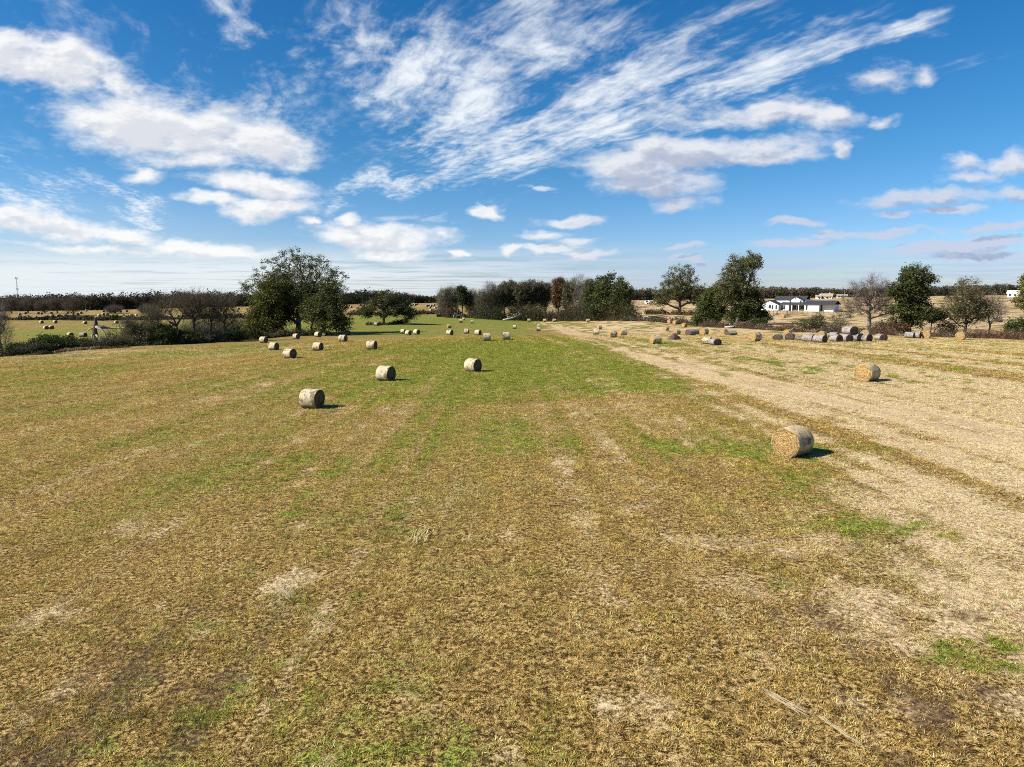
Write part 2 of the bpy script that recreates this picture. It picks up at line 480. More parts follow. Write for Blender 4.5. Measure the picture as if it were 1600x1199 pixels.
# photo pixel, half size across / away in metres, green, tan, brown
PATCHES = [
    (780, 560, 20, 38, .70, -.4, 0), (690, 540, 22, 40, .30, -.2, 0), (880, 600, 7, 12, .25, 0, 0), (960, 578, 5, 6, .5, -.4, 0),
    (1120, 700, 3.4, 3.2, .48, -.4, 0), (1230, 740, 2.0, 1.6, .35, -.3, 0), (1330, 820, 2.4, 1.3, .55, -.4, 0), (1250, 770, 3, 1.5, .3, -.2, 0), (1340, 700, 3.5, 1.2, .45, -.4, 0), (1530, 1010, .9, .5, .8, -.3, 0), (1500, 1035, 1.2, .4, .6, -.2, 0), (1560, 1045, .8, .35, .6, 0, 0),
    (720, 520, 38, 26, .42, -.3, 0), (860, 508, 26, 22, .4, -.3, 0), (680, 499, 50, 22, .55, -.3, 0), (560, 512, 50, 40, .25, -.1, 0), (1010, 535, 9, 7, .35, 0, 0), (1060, 540, 9, 4, .4, 0, 0),
    (1560, 860, 6, 7, -.15, .45, 0), (1480, 1000, 4, 3, -.1, .3, 0), (1420, 780, 4, 3, -.1, .25, 0),
    (150, 640, 16, 6, .22, 0, 0), (420, 740, 5, 5, .22, 0, 0), (850, 690, 3, 3, .2, 0, 0), (640, 500, 60, 40, .25, -.15, 0), (870, 503, 40, 14, .25, -.2, 0), (1000, 512, 10, 10, .3, 0, 0),
    (260, 625, 9, 3.5, -.3, .1, .5), (40, 636, 6, 2, -.1, 0, .9), (560, 640, 6, 3.0, -.15, .2, .35), (930, 632, 9, 2.0, -.35, .15, .6), (880, 650, 6, 3, -.1, .15, .25),
    (1100, 880, 4.5, 2.2, -.1, 0, .45), (1260, 950, 2.8, 1.6, -.15, 0, .55), (1150, 910, 2, 1, 0, .35, 0), (1100, 845, 1.6, .7, 0, .3, 0), (720, 760, 3, .7, 0, .4, 0), (300, 700, 4, 3, -.1, 0, .25), (440, 920, .7, 1.6, 0, .45, 0), (200, 830, 2.5, .8, 0, .25, 0),
    (250, 1080, 1.6, .9, 0, .3, 0), (480, 960, .8, .9, 0, .35, 0), (960, 900, .6, 1.2, -.2, 0, .5), (1300, 960, 1.5, .7, -.2, 0, .6), (1450, 1090, 1.6, .7, -.1, 0, .5), (330, 1120, .9, .5, .15, 0, 0), (760, 1130, 1.4, .7, .05, 0, .1),
    (300, 552, 40, 10, .1, .25, 0), (250, 548, 40, 4, -.1, .35, .05), (130, 560, 30, 6, 0, .2, 0), (430, 600, 14, 3, .05, .15, 0), (620, 560, 8, 4, -.1, .2, .1), (100, 520, 60, 40, .25, -.1, 0),
]
_pt = [(spot(p[0], p[1]), p) for p in PATCHES]

# the farm track's centre line
TRACK = [(1700, 722), (1600, 693), (1450, 654), (1300, 622), (1200, 602), (1100, 582), (1040, 565), (985, 549), (945, 536), (915, 526), (888, 517), (868, 511), (852, 506.5), (838, 503.5)]
_tr = np.array([tuple(spot(*p))[:2] for p in TRACK])
_tr = np.vstack([_tr[:1] + (_tr[0] - _tr[1]) * 3, _tr])
def _resample(P, step):
    d = np.r_[0, np.cumsum(np.hypot(*np.diff(P, axis=0).T))]
    s = np.arange(0, d[-1], step)
    for _ in range(1):
        q = np.c_[np.interp(s, d, P[:, 0]), np.interp(s, d, P[:, 1])]
    k = np.ones(9) / 9
    qp = np.vstack([np.repeat(q[:1], 4, 0), q, np.repeat(q[-1:], 4, 0)])
    return np.c_[np.convolve(qp[:, 0], k, 'valid'), np.convolve(qp[:, 1], k, 'valid')]
TRK = _resample(_tr, 1.0)
def track_off(x, y):
    """signed distance to the track's centre line"""
    o = np.full(x.shape, 99.0)
    near = np.nonzero((np.hypot(x, y) < 380) & (y > 5) & (x > -30) & (x < 70))[0]
    tx = np.gradient(TRK, axis=0); tx /= np.hypot(tx[:, 0], tx[:, 1])[:, None]
    for i in range(0, len(near), 20000):
        j = near[i:i + 20000]
        dd = (x[j, None] - TRK[:, 0]) ** 2 + (y[j, None] - TRK[:, 1]) ** 2
        k = dd.argmin(1)
        sg = (x[j] - TRK[k, 0]) * -tx[k, 1] + (y[j] - TRK[k, 1]) * tx[k, 0]
        o[j] = np.sign(sg) * np.sqrt(dd[np.arange(len(j)), k])
    return o

def layout(x, y):
    """green, tan, brown shares of the field's cover at world points"""
    x = np.asarray(x, float); y = np.asarray(y, float)
    u, w = along(x, y)
    big = fbm(x / 9.0, y / 9.0, 3); mid = fbm(x / 2.6, y / 2.6, 11); sm = fbm(x / .8, y / .8, 23, 3)
    row = fbm(u / 1.0, w / 60.0, 31, 3); row2 = fbm(u / .5, w / 14.0, 41, 3); wide = fbm(u / 4.5, w / 80.0, 51, 3)
    right = sstep(x + (big - .5) * 16 + (mid - .5) * 12 + (sm - .5) * 7 + (row - .5) * 6, 3, 27) * (.25 + .75 * sstep(y + (big - .5) * 20, 10, 42))
    G = .31 + .07 * sstep(y, 28, 60) + (big - .5) * .8 + (mid - .5) * .6 + (sm - .5) * .5 + (.5 - row) * .55 + (wide - .5) * .5 - .05 - .10 * sstep(y, 30, 12)
    Tn = .12 + .92 * right * (.60 + (row - .5) * 2.4 + (wide - .5) + (row2 - .5) * .8) + sstep(row, .50, .72) * sstep(sm, .25, .65) * .26 + (row2 - .5) * .42 + sstep(mid * .6 + sm * .4, .56, .75) * .2
    B = sstep(fbm(x / 4.0, y / 4.0, 61), .52, .78) * .30 + sstep(row2, .55, .75) * .18 + sstep(row, .46, .30) * .22 + .12 * sstep(y, 26, 13)
    G = G - right * .40 - .15 * sstep(x, 2, 11) * sstep(y, 60, 35)
    # small tufts of green coming through the pale stubble
    tuft = sstep(fbm(x / 1.1, y / 2.0, 71, 3), .63, .72) * right * sstep(y, 40, 60)
    G = G + tuft * .9; Tn = Tn - tuft * .8
    tufty = sstep(fbm(x / .45, y / .45, 77, 3), .36, .62)
    y_near = lambda q: q.y < 45
    for p, (px, py, rx, ry, g, t, b) in _pt:
        r = np.hypot((x - p.x) / rx, (y - p.y) / ry)
        m = 1 - sstep(r + (mid - .5) * 1.9 + (sm - .5) * 1.5 + (row - .5) * .8, .15, 1.45)
        G = G + g * m * ((.55 + 1.35 * tufty) if y_near(p) and g > 0 else 1.0); Tn = Tn + t * m * (.5 if 0 < t and ry < 1.5 else 1.0); B = B + .13 * b * m * (.5 + tufty)
    # the farther fields
    far = sstep(y, 180, 230)
    rf = sstep(x, 25, 60) * sstep(y + .35 * x, 175, 205)
    G = G + far * .10 - rf * .30; Tn = Tn * (1 - .35 * rf) + rf * .20; B = B + rf * .22
    vf = sstep(y, 330, 380)
    G = G - vf * .18; Tn = Tn + vf * .12; B = B + vf * .08
    to = np.abs(track_off(x.ravel(), y.ravel())).reshape(x.shape)
    verge = (1 - sstep(to + (mid - .5) * 5, 1.2, 5.0))
    G = G - verge * .35; Tn = Tn + verge * .38
    G = np.where(G > .55, .55 + (G - .55) * .6, G)
    return np.clip(G, 0, .85), np.clip(Tn, 0, 1), np.clip(B, 0, 1)

GOLD = (.57, .36, .105); TAN = (.70, .53, .27); GREEN = (.215, .245, .036); BROWN = (.19, .105, .042)

def ground_nodes(T, lay, fine_green=True):
    g = T.node('ShaderNodeNewGeometry'); pos = g.outputs['Position']
    n0 = T.noise(pos, 34.0, 4.0, .65)
    n1 = T.noise(pos, 9.0, 5.0, .65)
    n2 = T.noise(T.mapping(pos, rot=(0, 0, .4)), 1.7, 5.0, .6)
    n3 = T.noise(T.mapping(pos, rot=(0, 0, 1.1)), .45, 4.0, .6)
    G, Tn, B = T.xyz(lay)
    grain = T.math('ADD', T.math('MULTIPLY', n0, .5), T.math('MULTIPLY', n1, .5))
    gold = T.ramp(grain, [(.44, (.030, .018, .006)), (.505, (.215, .135, .038)), (.57, (.54, .38, .14))])
    tan = T.ramp(grain, [(.41, (.13, .085, .04)), (.49, (.46, .33, .175)), (.57, (.70, .56, .34))])
    green = T.ramp(grain, [(.42, (.016, .022, .006)), (.50, (.135, .160, .024)), (.58, (.34, .35, .075))])
    brown = T.ramp(grain, [(.40, (.030, .018, .010)), (.51, (.115, .072, .036)), (.62, (.26, .175, .095))])
    mixn = T.math('ADD', T.math('MULTIPLY', n1, .55), T.math('MULTIPLY', n2, .45))
    def share(v, nz, k):
        t = T.math('SUBTRACT', 1.02, v)
        t = T.lin(t, 0, 1, .28, .72)
        return T.smooth(nz, T.math('SUBTRACT', t, k), T.math('ADD', t, k))
    mixt = T.math('ADD', T.math('MULTIPLY', n1, .35), T.math('MULTIPLY', n3, .65))
    c = T.mix(share(Tn, mixt, .12), gold, tan)
    c = T.mix(share(B, T.math('ADD', T.math('MULTIPLY', n0, .4), T.math('MULTIPLY', n2, .6)), .10), c, brown)
    c = T.mix(share(G, mixn, .09), c, green)
    return c, grain

def field_fn(T):
    at = T.node('ShaderNodeAttribute', attribute_name='lay')
    c, grain = ground_nodes(T, at.outputs['Vector'])
    return c, grain, .9
M_field = mat('field_cover', field_fn, .95, .05)

rad = [0.0] + list(np.geomspace(2.0, 7000.0, 430))
NA = 720
# finer angles in front of the viewer's side of the field
ang = np.linspace(0, 2 * PI, NA, endpoint=False)
R, Aa = np.meshgrid(np.array(rad[1:]), ang, indexing='ij')
gx = np.r_[0.0, (R * np.sin(Aa)).ravel()]; gy = np.r_[0.0, (R * np.cos(Aa)).ravel()]
gzv = ground_z(gx, gy)
nr = len(rad) - 1
i, j = np.meshgrid(np.arange(nr - 1), np.arange(NA), indexing='ij')
a0 = 1 + i * NA + j; a1 = 1 + i * NA + (j + 1) % NA; b0 = a0 + NA; b1 = a1 + NA
quads = np.stack([a0, b0, b1, a1], -1).reshape(-1, 4)
jj = np.arange(NA)
tris = np.stack([np.zeros(NA, int), 1 + jj, 1 + (jj + 1) % NA], -1)
lg, lt, lb = layout(gx, gy)
me = mesh_arrays('ground', np.c_[gx, gy, gzv], [quads, tris], [M_field], smooth=True, vattr={'lay': np.c_[lg, lt, lb]})
tag(link('ground', me), kind='structure')

# the track: a draped strip, bare in the two wheel ruts, fading into the stubble at its sides
def track_fn(T):
    at = T.node('ShaderNodeAttribute', attribute_name='lay')
    c, grain = ground_nodes(T, at.outputs['Vector'])
    ac = T.node('ShaderNodeAttribute', attribute_name='across')
    g = T.node('ShaderNodeNewGeometry')
    nz = T.noise(g.outputs['Position'], 1.3, 5.0, .6); nz2 = T.noise(g.outputs['Position'], .12, 3.0, .5)
    x = T.math('ADD', ac.outputs['Fac'], T.math('MULTIPLY', T.math('SUBTRACT', nz, .5), 1.1))
    rut = T.math('ABSOLUTE', T.math('SUBTRACT', T.math('ABSOLUTE', x), .95))
    rm = T.math('MULTIPLY', T.smooth(rut, .75, .15), T.smooth(nz2, .32, .62, .10, .55))
    bare = T.ramp(grain, [(.3, (.17, .115, .070)), (.5, (.34, .24, .15)), (.7, (.50, .38, .26))])
    c = T.mix(rm, c, bare)
    return c, grain, .5
M_track = mat('bare_track', track_fn, .95, .05)
tx = np.gradient(TRK, axis=0); tx /= np.hypot(tx[:, 0], tx[:, 1])[:, None]
offs = np.linspace(-2.6, 2.6, 15)
tv = TRK[:, None, :] + offs[None, :, None] * np.stack([-tx[:, 1], tx[:, 0]], -1)[:, None, :]
tvx, tvy = tv[..., 0].ravel(), tv[..., 1].ravel()
lift = .012 + .010 * (1 - np.abs(np.tile(offs, len(TRK))) / 2.6) - .0
tz = ground_z(tvx, tvy) + lift
m_, n_ = len(TRK), len(offs)
i, j = np.meshgrid(np.arange(m_ - 1), np.arange(n_ - 1), indexing='ij')
q = np.stack([i * n_ + j, i * n_ + j + 1, (i + 1) * n_ + j + 1, (i + 1) * n_ + j], -1).reshape(-1, 4)
q = q[:, ::-1]
tg, tt, tb = layout(tvx, tvy)
me = mesh_arrays('farm_track', np.c_[tvx, tvy, tz], q, [M_track], smooth=True, vattr={'lay': np.c_[tg, tt, tb], 'across': np.tile(offs, m_)})
tag(link('farm_track', me), kind='structure')

# ------------------------------------------------------------------ stubble: real blades, larger and sparser with distance
def blade_fn_mat(name, trans=.25):
    m = bpy.data.materials.new(name); m.use_nodes = True
    T = NT(m.node_tree); T.n.clear()
    at = T.node('ShaderNodeAttribute', attribute_name='tone')
    d = T.node('ShaderNodeBsdfDiffuse'); t = T.node('ShaderNodeBsdfTranslucent')
    T.l.new(at.outputs['Color'], d.inputs[0]); T.l.new(at.outputs['Color'], t.inputs[0])
    mx = T.node('ShaderNodeMixShader'); mx.inputs[0].default_value = trans
    T.l.new(d.outputs[0], mx.inputs[1]); T.l.new(t.outputs[0], mx.inputs[2])
    o = T.node('ShaderNodeOutputMaterial'); T.l.new(mx.outputs[0], o.inputs[0])
    return m
M_blade = blade_fn_mat('dry_blades', .38)

def pick_colors(rng, G, Tn, B, calm=1.0):
    """a blade's own colour drawn from the shares of green, pale, brown and golden growth around it"""
    n = len(G)
    r = rng.random((n, 3))
    c = np.tile(np.array(GOLD), (n, 1))
    c = np.where((r[:, 0] < Tn)[:, None], np.array(TAN), c)
    c = np.where((r[:, 1] < B * .8)[:, None], np.array(BROWN) * 1.3, c)
    c = np.where((r[:, 2] < G)[:, None], np.array(GREEN) * 1.08, c)
    c = c * np.exp(rng.normal(0, .42, (n, 1)) * calm) * np.exp(rng.normal(0, .07, (n, 3)))
    return np.clip(c, .01, .8)

def make_stubble():
    rng = np.random.default_rng(5)
    # cumulative count over distance
    ds = np.linspace(8.5, 150, 3000)
    dens = 205.0 * np.minimum(1, (20.0 / ds) ** 1.5)
    half = math.radians(43)
    cnt = dens * ds * 2 * half
    cum = np.r_[0, np.cumsum((cnt[1:] + cnt[:-1]) / 2 * np.diff(ds))]
    N = int(cum[-1])
    d = np.interp(rng.random(N) * cum[-1], cum, ds)
    th = rng.uniform(-half, half, N)
    x = d * np.sin(th); y = d * np.cos(th)
    to = np.abs(track_off(x, y))
    G, Tn, B = layout(x, y)
    clump = .5 * fbm(x / .40, y / .40, 81, 3) + .5 * fbm(x / .15, y / .15, 83, 2)
    rut = (np.abs(to - .95) < .42) & (rng.random(N) < .6)
    keep = (rng.random(N) < sstep(clump, .42, .54) * .97 + .03) & ~rut & ~((B > .55) & (rng.random(N) < .2))
    x, y, d, G, Tn, B, clump = [v[keep] for v in (x, y, d, G, Tn, B, clump)]
    N = len(x)
    z = ground_z(x, y)
    nb = 10
    sc = np.maximum(1, (d / 20.0)) ** .62
    hgt = (.024 + .036 * rng.random(N) ** 1.4) * (.55 + 1.0 * sstep(clump, .42, .66)) * (1 + .2 * (G > .5)) * (1 - .22 * Tn)
    tall = rng.random(N) < .012
    hgt = np.where(tall, hgt * 1.7, hgt) * sc ** .75
    rep = lambda v: np.repeat(v, nb)
    X, Y, Z, H, S_ = rep(x), rep(y), rep(z), rep(hgt), rep(sc)
    n = N * nb
    pa = rng.uniform(0, 2 * PI, n); pr = .055 * np.sqrt(rng.random(n)) * S_
    bx = X + pr * np.cos(pa); by = Y + pr * np.sin(pa)
    la = pa + rng.normal(0, 1.0, n)
    lean = rng.uniform(.2, 2.4, n)
    hh = H * rng.uniform(.5, 1.15, n)
    wd = (.0042 + .0068 * rng.random(n)) * S_ ** 1.05
    wa = rng.uniform(0, PI, n)
    V = np.empty((n, 3, 3), np.float32)
    V[:, 0] = np.c_[bx - wd * np.cos(wa), by - wd * np.sin(wa), Z - .012]
    V[:, 1] = np.c_[bx + wd * np.cos(wa), by + wd * np.sin(wa), Z - .012]
    V[:, 2] = np.c_[bx + hh * lean * np.cos(la), by + hh * lean * np.sin(la), Z + hh]
    fade = np.exp((fbm(x / .22, y / .22, 91, 3) - .5) * 2.0)          # bleached clumps beside dead dark ones
    C = np.clip(pick_colors(rng, rep(G), rep(Tn), rep(B), 1 / rep(sc)[:, None] ** .8) * rep(fade)[:, None], .008, .8)
    Fc = np.arange(n * 3).reshape(-1, 3)
    # loose straws lying flat
    m = 52000
    d2 = np.interp(rng.random(m) * cum[-1], cum, ds); t2 = rng.uniform(-half, half, m)
    x2 = d2 * np.sin(t2); y2 = d2 * np.cos(t2)
    g2, tn2, b2 = layout(x2, y2)
    k2 = rng.random(m) < .25 + .75 * tn2
    x2, y2 = x2[k2], y2[k2]
    for q in ((1237, 711), (1354, 595.5), (488, 637.5), (603, 595), (739, 581), (453, 560.3), (1024, 537.5), (1179, 533.6)):     # hay shaken loose round the bales
        c = spot(*q); rr = np.abs(rng.normal(0, .55, 420)) + .55; aa = rng.uniform(0, 2 * PI, 420)
        x2 = np.r_[x2, c.x + .25 + rr * np.cos(aa)]; y2 = np.r_[y2, c.y + .55 + rr * np.sin(aa)]
    d2 = np.hypot(x2, y2); m = len(x2)
    z2 = ground_z(x2, y2) + .02 + .03 * rng.random(m)
    s2 = np.maximum(1, d2 / 18.0) ** .8
    L = (.07 + .16 * rng.random(m) ** 2) * s2; a2 = rng.normal(PI / 2, .9, m); w2 = .0042 * s2
    V2 = np.empty((m, 3, 3), np.float32)
    V2[:, 0] = np.c_[x2 - w2 * np.sin(a2), y2 + w2 * np.cos(a2), z2]
    V2[:, 1] = np.c_[x2 + w2 * np.sin(a2), y2 - w2 * np.cos(a2), z2 + rng.normal(.001, .002, m)]
    V2[:, 2] = np.c_[x2 + L * np.cos(a2), y2 + L * np.sin(a2), z2 + rng.normal(0, .02, m)]
    C2 = np.array((.60, .47, .27)) * np.exp(rng.normal(0, .2, (m, 1)))
    V = np.concatenate([V.reshape(-1, 3), V2.reshape(-1, 3)])
    Fc = np.arange(len(V)).reshape(-1, 3)
    me = mesh_arrays('stubble_grass', V, Fc, [M_blade], fattr={'tone': np.concatenate([C, C2])})
    tag(link('stubble_grass', me), 'short mown grass stubble covering the hay field', 'grass', kind='stuff')
    print('stubble tufts', N, 'tris', len(Fc))
make_stubble()

# ------------------------------------------------------------------ round bales
def bale_wrap_fn(light, dark, mould):
    def fn(T):
        t = T.node('ShaderNodeTexCoord'); o = t.outputs['Object']
        oi = T.node('ShaderNodeObjectInfo')
        off = T.vmath('SCALE', (7.3, 3.1, 9.7), scale=T.math('MULTIPLY', oi.outputs['Random'], 5.0))
        p = T.vmath('ADD', o, off)
        rows = T.noise(T.mapping(p, scale=(16, 1.2, 1.2)), 1.6, 4.0, .6)        # wraps running round the bale
        fine = T.noise(p, 38.0, 4.0, .65)
        patch = T.noise(p, 2.3, 4.0, .6)
        v = T.math('ADD', T.math('MULTIPLY', rows, .55), T.math('MULTIPLY', fine, .45))
        c = T.mix(T.smooth(v, .36, .64), dark, light)
        c = T.mix(T.math('MULTIPLY', T.smooth(patch, .48, .62), .8), c, mould)
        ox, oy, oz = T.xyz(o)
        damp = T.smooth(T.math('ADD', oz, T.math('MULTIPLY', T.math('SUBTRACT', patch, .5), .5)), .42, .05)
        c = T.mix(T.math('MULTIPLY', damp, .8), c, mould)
        return c, v, .8
    return fn

def bale_end_fn(light, mid, dark):
    def fn(T):
        t = T.node('ShaderNodeTexCoord'); o = t.outputs['Object']
        oi = T.node('ShaderNodeObjectInfo')
        off = T.vmath('SCALE', (5.3, 8.1, 2.7), scale=T.math('MULTIPLY', oi.outputs['Random'], 5.0))
        x, y, z = T.xyz(o)
        z = T.math('SUBTRACT', z, .72)
        w = T.noise(T.vmath('ADD', o, off), 3.0, 3.0, .6)
        r = T.math('SQRT', T.math('ADD', T.math('MULTIPLY', y, y), T.math('MULTIPLY', z, z)))
        an = T.math('DIVIDE', T.math('ARCTAN2', z, y), 2 * PI)
        s = T.math('ADD', T.math('DIVIDE', T.math('ADD', r, T.math('MULTIPLY', T.math('SUBTRACT', w, .5), .26)), .10), an)
        ring = T.math('SINE', T.math('MULTIPLY', s, 2 * PI))
        polar = T.comb(T.math('MULTIPLY', r, 30.0), T.math('MULTIPLY', an, 26.0), 0)
        fib = T.noise(T.vmath('ADD', polar, off), 1.0, 5.0, .65)
        fine = T.noise(T.vmath('ADD', o, off), 46.0, 4.0, .7)
        v = T.math('ADD', T.math('MULTIPLY', ring, .045), T.math('ADD', T.math('MULTIPLY', fib, .55), T.math('MULTIPLY', fine, .45)))
        c = T.ramp(v, [(.385, dark), (.485, mid), (.61, light)])
        return c, v, 1.0
    return fn

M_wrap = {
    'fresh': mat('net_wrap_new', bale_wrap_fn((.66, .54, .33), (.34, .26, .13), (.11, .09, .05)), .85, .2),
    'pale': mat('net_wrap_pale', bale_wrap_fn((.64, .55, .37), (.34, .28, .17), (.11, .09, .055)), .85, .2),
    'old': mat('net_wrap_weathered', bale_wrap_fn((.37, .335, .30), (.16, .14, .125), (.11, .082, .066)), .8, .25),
}
M_end = {
    'fresh': mat('hay_end_new', bale_end_fn((.60, .42, .20), (.36, .23, .09), (.07, .04, .016)), .95, .05),
    'pale': mat('hay_end_shaded', bale_end_fn((.28, .21, .11), (.15, .105, .05), (.05, .034, .018)), .95, .05),  # golden hay darkened: the shade on these ends is put into the colour
    'old': mat('hay_end_weathered', bale_end_fn((.19, .14, .11), (.10, .073, .06), (.035, .026, .022)), .95, .05),
}
BR = .725   # radius
def bale_meshes(kind, L, seed, sag=.05, seg=48):
    """curved wrapped side, and two hay ends; axis along x, standing on z = 0"""
    rng = np.random.default_rng(seed)
    xs = np.array([-.5, -.485, -.45, -.25, 0, .25, .45, .485, .5]) * L
    th = np.linspace(0, 2 * PI, seg, endpoint=False)
    def prof(x, t):
        k = np.abs(x) / (L / 2)
        r = BR * (1 - .030 * sstep(k, .86, 1.0)) + .012 * np.sin(3 * t + seed) + .008 * np.sin(7 * t + 2 * x + seed) + .045 * (fbm(t * 1.6 + seed, x * 2.2 + 5, seed) - .5)
        y = r * np.cos(t); z = r * np.sin(t)
        z = np.where(z < -BR * .86, -BR * .86 + (z + BR * .86) * .5, z) * (1 - sag) + 0
        y = y * (1 + sag * .5 * (1 - (z / BR)))
        return y, z
    V = []
    for x in xs:
        y, z = prof(x, th); V.append(np.c_[np.full(seg, x), y, z])
    V = np.array(V)
    z0 = V[..., 2].min()
    V[..., 2] -= z0 + .03
    m = len(xs)
    i, j = np.meshgrid(np.arange(m - 1), np.arange(seg), indexing='ij')
    q = np.stack([i * seg + j, (i + 1) * seg + j, (i + 1) * seg + (j + 1) % seg, i * seg + (j + 1) % seg], -1).reshape(-1, 4)
    q = q[:, ::-1]
    wrap = mesh_arrays('net_wrap', V.reshape(-1, 3), q, [M_wrap[kind]], smooth=True)
    ends = []
    for sd, row in ((-1, V[0]), (1, V[-1])):
        cz = row[:, 2].mean()
        rings = [1.0, .965, .85, .7, .55, .4, .25, .1]
        P = []
        for f in rings:
            p = row.copy(); p[:, 1] *= f; p[:, 2] = cz + (p[:, 2] - cz) * f
            bul = .045 * (1 - f ** 2) + (.018 * np.sin(f * 34 + th * 1.0) + .03 * (fbm(th * 3 + seed, np.full(seg, f * 9.0), seed + 9) - .5)) * (f < .97) * (f > .05)
            p[:, 0] = row[:, 0] + sd * bul
            P.append(p)
        P = np.concatenate(P + [np.array([[row[0, 0] + sd * .03, 0, cz]])])
        n = len(rings)
        i, j = np.meshgrid(np.arange(n - 1), np.arange(seg), indexing='ij')
        qq = np.stack([i * seg + j, i * seg + (j + 1) % seg, (i + 1) * seg + (j + 1) % seg, (i + 1) * seg + j], -1).reshape(-1, 4)
        tt = np.stack([(n - 1) * seg + np.arange(seg), (n - 1) * seg + (np.arange(seg) + 1) % seg, np.full(seg, n * seg)], -1)
        if sd < 0: qq = qq[:, ::-1]; tt = tt[:, ::-1]
        # loose stems standing off the end
        k = 900
        rr = BR * np.sqrt(rng.random(k)) * .96; ta = rng.uniform(0, 2 * PI, k)
        b = np.c_[np.full(k, row[0, 0] + sd * .02), rr * np.cos(ta), cz + rr * np.sin(ta) * .94]
        tdir = np.c_[sd * rng.uniform(.02, .10, k), -np.sin(ta) * rng.normal(0, .14, k), np.cos(ta) * rng.normal(0, .14, k) - .04]
        sdv = np.c_[np.zeros(k), np.cos(ta), np.sin(ta)] * .006
        Vt = np.stack([b - sdv, b + sdv, b + tdir], 1).reshape(-1, 3)
        Ft = np.arange(3 * k).reshape(-1, 3) + len(P)
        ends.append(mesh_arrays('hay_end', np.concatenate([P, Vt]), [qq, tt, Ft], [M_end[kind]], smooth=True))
    return wrap, ends

BALE = {}
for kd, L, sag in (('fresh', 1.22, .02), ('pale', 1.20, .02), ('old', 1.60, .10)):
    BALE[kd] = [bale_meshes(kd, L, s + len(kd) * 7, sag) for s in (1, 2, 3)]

def one_mesh_bale(kind):
    """the far ones: wrap and ends in one small mesh"""
    L = {'fresh': 1.42, 'pale': 1.3, 'old': 1.4}[kind]
    seg = 14; V = []; th = np.linspace(0, 2 * PI, seg, endpoint=False)
    for x, r in ((-.5, .95), (-.46, 1), (.46, 1), (.5, .95)):
        V.append(np.c_[np.full(seg, x * L), BR * r * np.cos(th), BR * r * np.sin(th) + BR - .04])
    V = np.concatenate(V)
    i, j = np.meshgrid(np.arange(3), np.arange(seg), indexing='ij')
    q = np.stack([i * seg + j, i * seg + (j + 1) % seg, (i + 1) * seg + (j + 1) % seg, (i + 1) * seg + j], -1).reshape(-1, 4)
    e = np.array([np.arange(seg - 1, -1, -1), np.arange(3 * seg, 4 * seg)])
    return mesh_arrays('round_bale', V, [q, e], [M_wrap[kind], M_end[kind]], midx=[0] * len(q) + [1, 1])
FAR = {k: one_mesh_bale(k) for k in ('fresh', 'pale', 'old')}

_bn = [0]
def bale(px, py, hpx, yaw, kind, label, group=None, d=None, raise_z=0.0, squash=1.0, pitch=0.0, size=None):
    p = spot(px, py, d)
    dist = p.y
    s = float(np.clip(hpx * dist / F / 1.43, .86, 1.16)) if size is None else size
    k = _bn[0]; _bn[0] += 1
    wrap, ends = BALE[kind][k % 3]
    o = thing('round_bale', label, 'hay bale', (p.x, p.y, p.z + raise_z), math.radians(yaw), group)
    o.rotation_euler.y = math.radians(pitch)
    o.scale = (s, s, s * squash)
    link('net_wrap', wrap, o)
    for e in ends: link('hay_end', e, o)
    return o

LEFT = 'net wrapped bales on the open slope'
# the two nearest, by themselves on the pale side
bale(1237, 711, 54, 36, 'fresh', 'big golden round bale nearest the viewer, coiled end in the sun, beside dark green grass', d=None, size=.99)
bale(1354, 595.5, 32, 33, 'fresh', 'golden round bale alone on pale stubble just beyond the wheel track, end facing the viewer', size=1.06)
# left slope, dark end to the right
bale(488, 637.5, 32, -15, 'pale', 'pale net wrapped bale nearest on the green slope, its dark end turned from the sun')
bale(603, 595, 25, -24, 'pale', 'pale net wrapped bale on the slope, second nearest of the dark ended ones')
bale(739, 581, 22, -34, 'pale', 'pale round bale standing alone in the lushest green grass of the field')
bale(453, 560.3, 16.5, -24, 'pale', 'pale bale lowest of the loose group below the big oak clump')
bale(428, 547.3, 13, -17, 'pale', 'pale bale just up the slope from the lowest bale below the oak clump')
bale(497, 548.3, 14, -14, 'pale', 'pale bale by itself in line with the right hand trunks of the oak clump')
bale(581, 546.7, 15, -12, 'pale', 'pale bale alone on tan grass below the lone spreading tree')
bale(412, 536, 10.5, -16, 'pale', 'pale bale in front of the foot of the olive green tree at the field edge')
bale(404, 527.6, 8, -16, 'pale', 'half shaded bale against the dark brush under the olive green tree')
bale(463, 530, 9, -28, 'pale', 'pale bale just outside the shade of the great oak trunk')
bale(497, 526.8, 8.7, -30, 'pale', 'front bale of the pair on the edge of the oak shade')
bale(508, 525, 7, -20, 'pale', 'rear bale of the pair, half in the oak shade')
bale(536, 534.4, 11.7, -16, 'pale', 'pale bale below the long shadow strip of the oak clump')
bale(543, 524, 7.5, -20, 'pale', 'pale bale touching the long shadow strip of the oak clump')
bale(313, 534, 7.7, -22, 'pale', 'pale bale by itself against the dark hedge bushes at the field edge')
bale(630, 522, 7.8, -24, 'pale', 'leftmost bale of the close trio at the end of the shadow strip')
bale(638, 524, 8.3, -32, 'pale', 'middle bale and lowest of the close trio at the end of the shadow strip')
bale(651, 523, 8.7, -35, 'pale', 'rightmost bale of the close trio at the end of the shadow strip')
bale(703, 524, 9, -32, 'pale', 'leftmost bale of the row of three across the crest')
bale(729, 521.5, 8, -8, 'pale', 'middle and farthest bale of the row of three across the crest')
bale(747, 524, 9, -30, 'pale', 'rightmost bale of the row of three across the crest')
bale(760.5, 533, 13, 8, 'pale', 'pale bale on bright grass just below the crest, first of two near neighbours')
